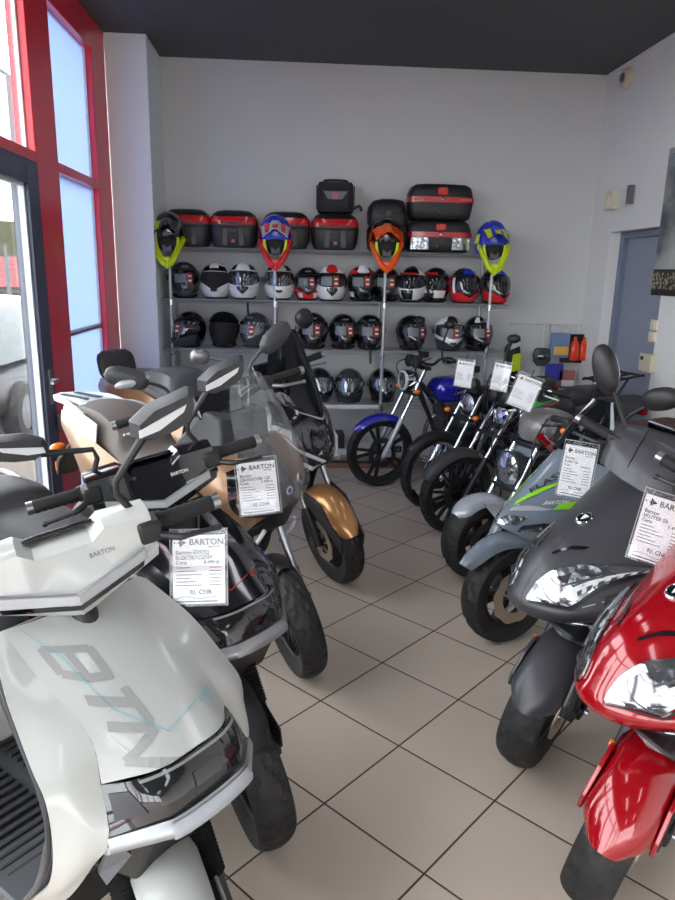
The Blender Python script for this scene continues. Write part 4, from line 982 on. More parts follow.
        MB(T).slab([q((-.4325, y_, z_)) for y_, z_ in inl], (.004, 0, 0)).build('mirror_inlay', 'offwhite', m_)
        MB(T).slab([q((-.491, .28 + (y_ - .28) * .86, 1.32 + (z_ - 1.32) * .8)) for y_, z_ in out], (-.002, 0, 0)).build('mirror_glass', 'mirror', m_)
        MB(T).tube([q((-.475, .165, 1.12)), q((-.475, .140, 1.17)), q((-.475, .145, 1.20)), q((-.470, .225, 1.285))], [.009, .008, .008, .011], 8).build('mirror_stalk', 'black', r)
    return r
WH = escooter('white electric scooter with large grey BTN lettering, nearest at front left', -.145, 1.168, -40, -28,
    dict(paint='white', trim='silver', dark='darkgrey', fender='white', cowl='white', seat='seat', letters=1, print='cyan'))
BK = escooter('glossy black electric scooter with silver chin, second from the front on left', -.076, 1.793, -40, -28,
    dict(paint='blackgloss', trim='silver', dark='black', fender='black', cowl='blackgloss', seat='seat', print='mxred', rmir=(.06, -.055)))
# ------------------------------------------------------------------ two maxi scooters further along the glass front
def side_sheet(r, name, m, rows, s, th=.006, nu=10, nv=12, par=None):
    S = Surf([[(p[0], s * p[1], p[2]) for p in row] for row in rows], half=False); S.fl = (S.N(.5, .5).y * s < 0)
    return S, S.mesh(nu, nv, th).build(name, m, par or r)
def front_sheet(r, name, m, rows, th=.006, nu=24, nv=14, par=None, T=None):
    S = Surf(rows, T=T); S.fl = (S.N(.5, .5).x < 0) if T is None else False
    if T is not None:
        n = T.to_3x3() @ V((1, 0, .2)); S.fl = S.N(.5, .5).dot(n) < 0
    return S, S.mesh(nu, nv, th).build(name, m, par or r)

def gold_scooter():
    r = thing('motor_scooter', 'bronze crossover scooter with tall clear windscreen and black beak', 'scooter', group='scooters parked along the glass front', **put(.047, 2.717, -38))
    T = steer(.03, 25, -33)
    # windscreen
    front_sheet(r, 'windscreen', 'clear', [[(-.26, 0, 1.285), (-.275, .055, 1.28), (-.305, .095, 1.262)], [(-.19, 0, 1.17), (-.21, .09, 1.165), (-.255, .150, 1.155)], [(-.135, 0, 1.05), (-.155, .105, 1.05), (-.205, .180, 1.045)],
        [(-.09, 0, .94), (-.11, .12, .935), (-.155, .218, .925)], [(-.055, 0, .84), (-.07, .10, .835), (-.10, .180, .822)], [(-.05, 0, .76), (-.06, .06, .75), (-.085, .095, .735)]], .004)
    # beak
    B, bk = front_sheet(r, 'beak', 'black', [[(-.22, 0, 1.0), (-.25, .07, .995), (-.30, .12, .985)], [(-.13, 0, .90), (-.16, .075, .893), (-.22, .135, .885)], [(-.078, 0, .82), (-.10, .07, .812), (-.15, .12, .80)], [(-.065, 0, .75), (-.085, .055, .74), (-.12, .085, .725)], [(-.095, 0, .665), (-.105, .03, .662), (-.125, .045, .66)]])
    MB().lathe([(0, 0), (.018, 0), (.02, .003), (0, .004)], (-.073, 0, .812), 'x', 20).build('badge', 'offwhite', bk); MB().lathe([(0, .004), (.011, .004), (.011, .006), (0, .006)], (-.073, 0, .812), 'x', 12).build('badge_centre', 'blue', bk)
    for s in (1, -1):
        q = lambda p: (p[0], s * p[1], p[2])
        L, hl = side_sheet(r, 'headlight', 'lens', [[(-.10, .075, .795), (-.14, .15, .805), (-.19, .225, .82)], [(-.085, .065, .765), (-.115, .14, .765), (-.165, .222, .785)], [(-.09, .05, .735), (-.12, .11, .732), (-.165, .19, .75)]], s, .01)
        MB().tube([q((-.095, .05, .725)), q((-.125, .115, .722)), q((-.168, .20, .742)), q((-.185, .235, .80))], .008, 8, smooth=14).build('lens_rim', 'black', hl)
        S, f = side_sheet(r, 'side_fairing', 'gold', [[(-.22, .155, .985), (-.33, .245, .975), (-.50, .275, .94)], [(-.155, .195, .90), (-.28, .262, .88), (-.50, .29, .82)], [(-.15, .21, .80), (-.24, .255, .76), (-.46, .27, .66)], [(-.145, .14, .735), (-.22, .20, .68), (-.42, .235, .55)], [(-.125, .05, .715), (-.19, .13, .645), (-.38, .19, .44)]], s)
        b = MB(); S.patch(b, [(.02, .16), (.06, .40), (.14, .60)], [(.22, .20), (.24, .42), (.24, .58)], .001, .003, 12, 4); b.build('dark_insert', 'blackgloss', f)
        b = MB(); S.text(b, 'BARTON', .05, lambda x, y: (.42 + x * 1.6, .62 - y * 1.0 - x * .25), .002); b.build('lettering', 'offwhite', f, flat=True)
        side_sheet(r, 'lower_panel', 'black', [[(-.20, .06, .66), (-.26, .12, .60), (-.40, .19, .44)], [(-.24, .06, .50), (-.30, .12, .46), (-.44, .18, .33)], [(-.33, .06, .40), (-.38, .11, .36), (-.50, .17, .28)]], s)
        MB().tube([q((-.12, .10, .655)), q((-.15, .115, .60)), q((-.22, .12, .52))], .009, 8, smooth=10).build('white_trim', 'offwhite', r)
        side_sheet(r, 'mid_panel', 'gold', [[(-.50, .27, .60), (-.8, .22, .44), (-1.0, .20, .48)], [(-.48, .25, .44), (-.8, .22, .34), (-1.0, .20, .36)]], s)
        side_sheet(r, 'tail_panel', 'gold', [[(-.88, .17, .80), (-1.15, .19, .93), (-1.42, .12, 1.0)], [(-.9, .21, .70), (-1.15, .215, .80), (-1.40, .14, .93)], [(-.95, .19, .56), (-1.15, .19, .66), (-1.38, .12, .84)]], s)
        side_sheet(r, 'white_tail_cover', 'white', [[(-1.06, .185, .985), (-1.2, .18, 1.03), (-1.42, .10, 1.03)], [(-1.05, .205, .90), (-1.2, .20, .94), (-1.40, .13, .985)]], s)
    # dash, instrument and inner panels
    MB().slab([(-.33, -.13, 1.10), (-.30, -.15, .98), (-.50, -.2, .86), (-.55, -.18, .98), (-.42, -.13, 1.12)], (0, .30, 0)).build('dashboard', 'darkgrey', r, bev=.012)
    ins = MB(T).box((-.40, 0, 1.15), (.03, .20, .11), Matrix.Rotation(R_(-35), 3, 'Y')).build('instrument', 'blackgloss', r, bev=.012)
    MB().box((-.46, 0, .72), (.12, .40, .44)).build('inner_shield', 'grey', r, bev=.03)
    MB(T).tube([(-.46, -.25, 1.165), (-.44, -.1, 1.12), (-.43, 0, 1.11), (-.44, .1, 1.12), (-.46, .25, 1.165)], .012, 10, smooth=20).build('handlebar', 'darksteel', r)
    grip_pair(r, T, -.46, 1.165, .265, .415, -.02, -.004, 'softblack', 'steel', 'alu', .018)
    for s in (1, -1):
        MB(T).tube([(-.40, s * .24, 1.15), (-.33, s * .30, 1.15), (-.35, s * .38, 1.15), (-.43, s * .42, 1.16)], [.02, .026, .024, .014], 10, smooth=16).build('hand_guard', 'lightslate', r) if False else None
        hd = round_mirror(r, T, (-.44, s * .19, 1.17), (-.45, s * .19, 1.26), (-.45, s * .325, 1.345), .175, .085, s * 14, 'darkgrey', s * 26, s, .75)
        MB(T).ell((-.425, s * .31, 1.33), (.016, .075, .022), 16, 8).build('mirror_inlay', 'lightslate', hd) if s < 0 else None
    # seat, rack and tail
    loftx(r, 'rear_frame', 'black', [(-.62, .55, .2, .12), (-.8, .62, .18, .16), (-1.1, .76, .14, .16), (-1.4, .9, .08, .1)])
    seat_loft(r, 'seat', 'seattaupe', [(-.50, .70, .78, .08), (-.58, .70, .84, .13), (-.76, .72, .86, .165), (-.90, .76, .88, .17), (-.97, .80, .97, .165), (-1.10, .86, 1.035, .155), (-1.26, .92, 1.05, .14), (-1.34, .94, 1.03, .09)])
    rk = MB(); rk.slab([(-1.24, -.10, 1.02), (-1.24, .10, 1.02), (-1.40, .085, 1.035), (-1.56, .07, 1.03), (-1.60, 0, 1.03), (-1.56, -.07, 1.03), (-1.40, -.085, 1.035)], (0, 0, .022)); rko = rk.build('luggage_rack', 'offwhite', r, bev=.006)
    for yy in (-.04, .04): MB().box((-1.42, yy, 1.055), (.2, .028, .004)).build('rack_slot', 'darkgrey', rko)
    for s in (1, -1): MB().tube([(-1.2, s * .15, 1.0), (-1.35, s * .13, 1.04), (-1.5, s * .09, 1.04)], .014, 8, smooth=10).build('grab_handle', 'offwhite', r)
    MB().box((-1.43, 0, .94), (.05, .16, .05)).build('tail_light', 'redplastic', r, bev=.012)
    MB().slab([(-1.36, -.07, .90), (-1.36, .07, .90), (-1.58, .06, .70), (-1.60, .06, .62), (-1.60, -.06, .62), (-1.58, -.06, .70)], (.015, 0, -.01)).build('plate_bracket', 'black', r, bev=.005)
    for s in (1, -1): MB().ell((-1.46, s * .13, .80), (.03, .045, .025)).build('turn_signal', 'orange', r)
    MB().box((-1.605, 0, .66), (.008, .11, .05)).build('rear_reflector', 'orange', r)
    # running gear
    T2 = T @ Tr(-.03, 0, .265); wheel(r, T2, .265, .115, .175, 'multi', dr=.12)
    arc_fender(r, T2, .28, .12, 78, 150, 'black', crown=.03)
    fork(r, T, .085, -.03, .265, -.21, .66, .021, .0165, .45, 'alu', 'steel'); caliper(r, T, -.10, .10, .29)
    MB(T).box((-.2, 0, .64), (.07, .22, .05)).build('fork_crown', 'black', r, bev=.01)
    rear_end(r, -1.28, .26, .13, .165); arc_fender(r, Tr(-1.28, 0, .26), .29, .15, 80, 200, 'black', 'rear_fender'); stand(r, -.9)
    loftx(r, 'engine', 'darksteel', [(-.7, .32, .08, .12), (-.9, .33, .12, .15), (-1.2, .32, .09, .12)])
    MB().grid([[(x, -.21, .33), (x, .21, .33), (x, .21, .37), (x, -.21, .37)] for x in (-.5, -.85)], cu=True, cap0=True, cap1=True).build('floorboard', 'black', r)
    return r
GOLD = gold_scooter()

def maxi_black():
    r = thing('motor_scooter', 'big black scooter with dark windscreen and bronze front mudguard', 'scooter', group='scooters parked along the glass front', **put(.27, 3.65, -35))
    T = steer(.03, 25, -32)
    S, ws = front_sheet(r, 'windscreen', 'tint', [[(-.345, 0, 1.385), (-.36, .075, 1.378), (-.385, .115, 1.35)], [(-.265, 0, 1.21), (-.295, .11, 1.21), (-.36, .185, 1.20)], [(-.185, 0, 1.03), (-.22, .115, 1.035), (-.30, .185, 1.045)], [(-.13, 0, .905), (-.165, .07, .925), (-.215, .125, .95)]], .005)
    b = MB(); S.patch(b, [(.12, .90), (.5, .965), (.88, .90)], [(.12, .93), (.5, .998), (.88, .93)], .002, .003, 20, 2); b.build('silver_trim', 'silver', ws)
    front_sheet(r, 'cowl', 'blackgloss', [[(-.20, 0, .99), (-.25, .13, 1.0), (-.34, .22, 1.02)], [(-.122, 0, .89), (-.17, .13, .925), (-.29, .245, .95)], [(-.105, 0, .81), (-.15, .15, .83), (-.27, .262, .83)], [(-.085, 0, .74), (-.12, .13, .74), (-.22, .24, .73)], [(-.09, 0, .675), (-.12, .09, .66), (-.21, .20, .65)]])
    o = MB().lathe([(0, 0), (.022, 0), (.024, .004), (0, .005)], (-.128, 0, .862), 'x', 20).build('badge', 'orange', r)
    for s in (1, -1):
        q = lambda p: (p[0], s * p[1], p[2])
        L, hl = side_sheet(r, 'headlight', 'lens', [[(-.145, .05, .865), (-.19, .14, .90), (-.265, .215, .915)], [(-.115, .06, .80), (-.15, .15, .81), (-.235, .245, .83)], [(-.085, .055, .735), (-.12, .12, .73), (-.18, .205, .755)]], s, .012)
        MB().tube([q((-.26, .235, .865)), q((-.16, .20, .775)), q((-.07, .06, .695)), q((-.10, .135, .668)), q((-.17, .212, .725)), q((-.235, .25, .80))], .0115, 8).build('light_frame', 'drl', r)
        side_sheet(r, 'side_fairing', 'blackgloss', [[(-.31, .22, 1.0), (-.42, .26, .98), (-.6, .27, .9)], [(-.28, .25, .84), (-.42, .28, .82), (-.62, .28, .70)], [(-.22, .20, .66), (-.4, .24, .60), (-.62, .24, .46)]], s)
        side_sheet(r, 'lower_panel', 'black', [[(-.21, .12, .65), (-.3, .18, .6), (-.6, .24, .46)], [(-.26, .10, .46), (-.36, .15, .40), (-.6, .2, .30)]], s)
        side_sheet(r, 'mid_panel', 'darkgrey', [[(-.62, .27, .62), (-.9, .24, .50), (-1.2, .22, .56)], [(-.62, .24, .42), (-.9, .22, .34), (-1.2, .2, .40)]], s)
        side_sheet(r, 'tail_panel', 'gold', [[(-.95, .2, .84), (-1.3, .22, .98), (-1.75, .12, 1.0)], [(-.95, .24, .70), (-1.3, .24, .82), (-1.75, .14, .93)], [(-.95, .21, .56), (-1.3, .2, .68), (-1.7, .1, .84)]], s)
        round_mirror(r, T, (-.45, s * .17, 1.2), (-.45, s * .19, 1.30 if s > 0 else 1.25), (-.46, .265, 1.385) if s > 0 else (-.47, -.37, 1.335), .105, .11 if s > 0 else .085, s * 14, 'black' if s > 0 else 'alu', s * 20, s, .8)
    MB().slab([(-.30, -.18, 1.12), (-.30, -.2, .95), (-.55, -.2, .9), (-.55, -.18, 1.05), (-.40, -.18, 1.14)], (0, .36, 0)).build('dashboard', 'black', r, bev=.015)
    MB(T).box((-.42, 0, 1.16), (.03, .22, .12), Matrix.Rotation(R_(-35), 3, 'Y')).build('instrument', 'blackgloss', r, bev=.012)
    MB(T).tube([(-.47, -.2, 1.15), (-.45, 0, 1.10), (-.47, .2, 1.15)], .013, 10, smooth=16).build('handlebar', 'darksteel', r)
    MB().box((-.56, 0, .72), (.14, .46, .44)).build('inner_shield', 'grey', r, bev=.03)
    grip_pair(r, T, -.46, 1.15, .20, .335, -.02, 0, 'softblack', 'steel', 'alu', .018)
    loftx(r, 'rear_frame', 'black', [(-.72, .55, .2, .14), (-.95, .62, .2, .2), (-1.4, .78, .16, .2), (-1.75, .92, .08, .1)])
    st = seat_loft(r, 'seat', 'seattaupe', [(-.72, .72, .80, .09), (-.80, .74, .86, .14), (-.95, .76, .88, .18), (-1.08, .80, .90, .185), (-1.15, .84, .99, .18), (-1.3, .90, 1.04, .17), (-1.55, .95, 1.06, .15), (-1.66, .97, 1.03, .1)])
    seat_loft(r, 'lumbar_pad', 'grey', [(-1.05, .88, .96, .13), (-1.10, .88, 1.07, .165), (-1.2, .92, 1.10, .17), (-1.34, .98, 1.085, .15), (-1.42, 1.0, 1.05, .1)])
    bp = MB(); K = 10
    rows = []
    for i in range(9):
        t = i / 8; w = .15 * (1 - .35 * (2 * t - 1) ** 4); z = .98 + .19 * t
        rows.append([(-1.70 + .0 * t - .05 * t + .045 * math.cos(2 * PI * k / 16) * (1 if 0 < i < 8 else .5), w * math.copysign(abs(math.sin(2 * PI * k / 16)) ** .7, math.sin(2 * PI * k / 16)), z) for k in range(16)])
    bp.grid(rows, cu=True, cap0=True, cap1=True).build('backrest', 'seat', r, ang=60)
    MB().tube([(-1.6, .1, .98), (-1.74, .08, 1.06)], .012, 8).build('backrest_strut', 'steel', r)
    for s in (1, -1): MB().tube([(-1.35, s * .19, .98), (-1.55, s * .19, 1.03), (-1.72, s * .12, 1.03)], .014, 8, smooth=10).build('grab_handle', 'silver', r)
    MB().box((-1.76, 0, .95), (.05, .2, .06)).build('tail_light', 'redplastic', r, bev=.012)
    T2 = T @ Tr(-.02, 0, .27); wheel(r, T2, .27, .12, .178, 'multi', disc=2, dr=.12)
    arc_fender(r, T2, .30, .165, 24, 118, 'goldm', crown=.03, taper=(.82, 1))
    for s in (1, -1): MB(T2).slab([(.09, s * .075, .27), (.26, s * .06, .10), (.23, s * .06, .02), (.12, s * .07, .12), (-.08, s * .08, .22), (-.08, s * .08, .29)], (0, s * .012, 0)).build('fender_stay', 'black', r, bev=.004)
    fork(r, T, .09, -.02, .27, -.21, .68, .023, .018, .45, 'black', 'steel'); caliper(r, T, -.09, .1, .3)
    MB(T).box((-.2, 0, .66), (.08, .24, .06)).build('fork_crown', 'black', r, bev=.01)
    rear_end(r, -1.52, .26, .14, .165); arc_fender(r, Tr(-1.52, 0, .26), .29, .16, 70, 190, 'black', 'rear_fender'); stand(r, -1.05)
    loftx(r, 'engine', 'darksteel', [(-.85, .32, .08, .12), (-1.1, .33, .12, .16), (-1.45, .32, .09, .12)])
    return r
MAXI = maxi_black()

def tag_on(px_w, *a, **k): return price_tag(px_w, *a, **k)
price_tag((-.225, 1.60, .985), (.02, -1, .30), (-.02, .28, 1), .140, .190, 'clear sleeved price card hanging on white scooter in front of black panel')
price_tag((-.118, 2.355, .958), (.05, -1, .30), (-.12, .28, 1), .150, .205, 'clear sleeved price card hanging in front of bronze scooter headlight', model=('Barton', 'CROSSOVER 125'), price='9 999 zl')
# ------------------------------------------------------------------ two sport scooters at the front right
def sport_scooter(label, x, y, deg, st, paint, cover, fender, num=False, seatm='seat'):
    r = thing('motor_scooter', label, 'scooter', group='sport scooters on the right', **put(x, y, deg))
    T = steer(.02, 24, st)
    S, nose = front_sheet(r, 'front_fairing', paint, [
        [(-.42, 0, 1.03), (-.43, .10, 1.03), (-.45, .19, 1.02), (-.50, .27, .98)], [(-.28, 0, .965), (-.29, .09, .958), (-.33, .19, .935), (-.42, .275, .90)],
        [(-.15, 0, .90), (-.165, .08, .89), (-.22, .175, .855), (-.34, .265, .82)], [(-.03, 0, .835), (-.045, .06, .825), (-.11, .14, .80), (-.23, .235, .79)],
        [(.04, 0, .765), (.03, .05, .76), (-.025, .125, .742), (-.17, .235, .755)], [(.08, 0, .69), (.07, .045, .685), (.0, .13, .685), (-.15, .24, .715)],
        [(.098, 0, .645), (.085, .06, .645), (.01, .15, .655), (-.14, .245, .68)], [(.085, 0, .612), (.068, .06, .612), (-.005, .145, .625), (-.15, .235, .65)], [(.03, 0, .585), (.015, .06, .583), (-.05, .12, .59), (-.18, .21, .62)]], nu=36, nv=30)
    for s in (1, -1):
        u = lambda q: [(.5 + s * (a - .5), v * 7 / 8) for a, v in q]
        b = MB(); S.patch(b, u([(.655, .77), (.672, .64), (.72, .53), (.80, .45), (.90, .405), (.995, .37)]), u([(.665, .79), (.72, .775), (.79, .775), (.845, .80), (.905, .61), (.995, .41)]), .002, .006, 24, 7); hl = b.build('headlight', 'lens', nose, ang=70)
        b = MB(); S.patch(b, u([(.70, .66), (.74, .58), (.80, .53)]), u([(.74, .74), (.79, .70), (.83, .60)]), .0085, .003, 10, 4); b.build('projector_glass', 'visorsilver', hl)
        for k, (a_, c_) in enumerate(((( .70, .60), (.80, .76)), ((.79, .47), (.845, .70)), ((.80, .60), (.90, .50)))):
            b = MB(); S.patch(b, u([a_, c_]), u([(a_[0] + .006, a_[1] + .012), (c_[0] + .006, c_[1] + .012)]), .0085, .004, 6, 1); b.build('lens_divider', 'darkgrey', hl)
        b = MB(); S.patch(b, u([(.845, .60), (.90, .51), (.985, .41)]), u([(.857, .70), (.905, .57), (.99, .43)]), .0085, .003, 12, 2); ls = b.build('light_strip', 'drl', hl)
        for k in range(6):
            t = (k + .5) / 6; a0, v0 = .852 + .125 * t, .655 - .225 * t
            b = MB(); S.patch(b, u([(a0, v0 - .012), (a0 + .012, v0 - .03)]), u([(a0 + .006, v0 + .025), (a0 + .016, v0 + .008)]), .0118, .002, 3, 2); b.build('lamp_bead', 'darkgrey', ls)
        b = MB(); S.patch(b, u([(.66, .80), (.72, .785), (.79, .785), (.85, .815), (.91, .625), (1.0, .42)]), u([(.665, .815), (.72, .80), (.79, .80), (.852, .835), (.915, .645), (1.0, .435)]), .001, .004, 24, 2); b.build('lens_seal', 'black', nose)
        b = MB(); S.patch(b, u([(.60, .47), (.66, .40), (.72, .37)]), u([(.62, .475), (.665, .425), (.72, .39)]), .0005, .002, 10, 2); b.build('air_slot', 'blackgloss', nose)
        for k in (0, 1):
            a0 = .885 + .05 * k; b = MB(); S.patch(b, u([(a0, .775 - k * .06), (a0 + .035, .735 - k * .06)]), u([(a0, .79 - k * .06), (a0 + .035, .75 - k * .06)]), .001, .0015, 4, 2); b.build('silver_dash', 'silver', nose)
        b = MB(); S.patch(b, u([(.94, .66), (1.0, .58)]), u([(.94, .90), (1.0, .92)]), .001, .004, 6, 6); gp = b.build('side_grille', 'black', nose)
        q = lambda p: (p[0], s * p[1], p[2])
        MB().slab([q((.015, .07, .590)), q((-.055, .15, .605)), q((-.12, .20, .600)), q((-.075, .145, .515)), q((-.03, .09, .53))], (-.04, -s * .01, .01)).build('turn_signal', 'lens', r, bev=.006)
        side_sheet(r, 'side_fairing', paint, [[(-.50, .27, .98), (-.60, .28, .92), (-.75, .27, .84)], [(-.34, .265, .82), (-.50, .29, .76), (-.75, .28, .66)], [(-.14, .242, .69), (-.4, .28, .60), (-.75, .25, .46)], [(-.18, .21, .62), (-.38, .24, .50), (-.72, .23, .34)]], s)
        b = MB()
        for k in range(6): b.box((-.40 - .022 * k, s * .291, .745 - .006 * k), (.010, .012, .045)); b.box((-.36 - .022 * k, s * .286, .675 - .006 * k), (.010, .012, .04))
        for k in range(6):
            MB().box((-.40 - .022 * k, s * .291, .745 - .006 * k), (.010, .012, .045)).build('vent_slot', 'black', r)
        side_sheet(r, 'tail_panel', paint, [[(-1.0, .2, .70), (-1.4, .2, .80), (-1.8, .08, .92)], [(-1.0, .23, .58), (-1.4, .21, .68), (-1.8, .1, .86)], [(-1.0, .2, .46), (-1.4, .16, .58), (-1.78, .06, .80)]], s)
    MB().lathe([(.0, 0), (.021, .0), (.026, .002), (.030, .0), (.030, -.004)], (0, 0, 0), 'z', 28).build('badge', 'chrome', nose).matrix_local = Tr(-.153, 0, .9065) @ Rot(28, 'Y')
    bd = MB(); bd.slab([(-.014, -.010, .003), (.014, -.002, .003), (.004, .006, .003), (-.012, .014, .003)], (0, 0, .001)); bd.build('badge_emblem', 'offwhite', nose).matrix_local = Tr(-.153, 0, .9065) @ Rot(28, 'Y')
    MB().lathe([(0, .0008), (.0215, .0008), (.0215, .0022), (0, .0022)], (0, 0, 0), 'z', 24).build('badge_ground', 'blackgloss', nose).matrix_local = Tr(-.153, 0, .9065) @ Rot(28, 'Y')
    # lower black lip below the fairing
    MB().slab([(.02, -.10, .588), (-.08, -.16, .60), (-.35, -.18, .60), (-.42, -.16, .40), (-.30, -.14, .36), (-.18, -.12, .48)], (0, .30, 0)).build('inner_panel', 'black', r, bev=.02)
    # handlebar cover, bars, mirrors
    rows = []
    for yy in (-.185, -.18, -.14, -.08, 0, .08, .14, .18, .185):
        a = abs(yy) / .185; e = .018 if a > .99 else 0
        rows.append([(-.56 + e, yy, 1.09 - e), (-.53 + e, yy, 1.165 - .03 * a * a - e), (-.45, yy, 1.178 - .03 * a * a - e), (-.385 - .03 * a * a - e, yy, 1.125 - .01 * a), (-.335 - .055 * a * a - e, yy, 1.055), (-.32 - .07 * a * a - e, yy, 1.005 + .02 * a + e), (-.42, yy, .985 + .02 * a + e), (-.54 + e, yy, 1.02 + e)])
    cv = MB(T).grid(rows, cu=True, cap0=True, cap1=True).build('handlebar_cover', cover, r, ang=60)
    for yy in (.0, .075, -.075):
        MB(T).tube([(-.45, yy, 1.1765 - .03 * (yy / .185) ** 2), (-.386 - .03 * (yy / .185) ** 2, yy, 1.126), (-.336 - .055 * (yy / .185) ** 2, yy, 1.055)], .002, 6, smooth=14).build('panel_joint', 'black', cv) if yy else None
    MB(T).slab([(-.55, -.09, 1.12), (-.50, -.1, 1.185), (-.50, .1, 1.185), (-.55, .09, 1.12)], (-.01, 0, .006)).build('instrument', 'blackgloss', r, bev=.004)
    grip_pair(r, T, -.46, 1.10, .19, .312, -.015, .012, 'softblack', 'steel', 'black', .0175)
    MB(T).tube([(-.46, -.2, 1.10), (-.46, .2, 1.10)], .012, 10).build('handlebar', 'darksteel', r)
    for s in (1, -1): round_mirror(r, T, (-.45, s * .145, 1.14), (-.45, s * .185, 1.20), (-.45, s * .28, 1.325), .088, .18, s * 8, 'black', s * -30, s, .9)
    # running gear
    T2 = T @ Tr(-.05, 0, .25); wheel(r, T2, .25, .13, .152, 'five', dr=.11)
    arc_fender(r, T2, .282, .17, 24, 118, fender, crown=.045, taper=(.98, 1.0))
    for s in (1, -1):
        MB(T2).slab([(.05, s * .082, .255), (.12, s * .084, .225), (.165, s * .088, .15), (.158, s * .088, .10), (.13, s * .088, .095), (.10, s * .086, .15), (.04, s * .082, .21)], (0, s * .012, 0)).build('fender_wing', fender, r, bev=.003)
        MB(T2).tube([(.03, s * .09, .235), (.03, s * .10, .235)], .011, 12).build('side_reflector', 'orange', r)
    fork(r, T, .085, -.05, .25, -.20, .62, .022, .016, .45, 'black', 'darksteel'); caliper(r, T, -.12, .10, .24)
    MB(T).tube([(-.2, 0, .6), (-.42, 0, 1.05)], .028, 12).build('steering_column', 'black', r)
    # rear half
    MB().slab([(-.50, -.2, .98), (-.46, -.22, .6), (-.50, -.22, .36), (-.56, -.22, .36), (-.54, -.22, .6), (-.58, -.2, .98)], (0, .42, 0)).build('leg_shield', 'black', r, bev=.02)
    MB().grid([[(xx, -.23, .33), (xx, .23, .33), (xx, .23, .38), (xx, -.23, .38)] for xx in (-.5, -.98)], cu=True, cap0=True, cap1=True).build('floorboard', 'black', r, bev=.01)
    loftx(r, 'rear_frame', 'black', [(-.95, .5, .16, .16), (-1.2, .56, .16, .18), (-1.5, .66, .12, .14), (-1.78, .82, .05, .06)])
    seat_loft(r, 'seat', seatm, [(-.93, .66, .74, .1), (-1.0, .68, .78, .14), (-1.2, .70, .80, .165), (-1.32, .74, .88, .16), (-1.6, .82, .93, .13), (-1.74, .86, .93, .08)])
    MB().tube([(-1.45, .15, .86), (-1.7, .12, .94), (-1.8, 0, .95), (-1.7, -.12, .94), (-1.45, -.15, .86)], .013, 8, smooth=24).build('grab_rail', 'black', r)
    MB().box((-1.8, 0, .84), (.04, .14, .05)).build('tail_light', 'redplastic', r, bev=.01)
    rear_end(r, -1.32); arc_fender(r, Tr(-1.32, 0, .25), .28, .15, 60, 190, 'black', 'rear_fender'); stand(r, -.95)
    if num:
        b = MB(); S.text(b, '6', .075, lambda p, q: (.80 + p * .9, .66 - q * 1.3 - p * .25), .014); o = b.build('number_sticker', 'offwhite', nose, flat=True)
    return r
GREY = sport_scooter('matt graphite sport scooter with clear headlights, behind the red one', .8375, 2.119, -163, 33, 'gunmetal', 'gunmetal', 'gunmetal')
RED = sport_scooter('bright red sport scooter at the lower right corner', .8525, 1.562, -163, 33, 'red', 'red', 'red', True)

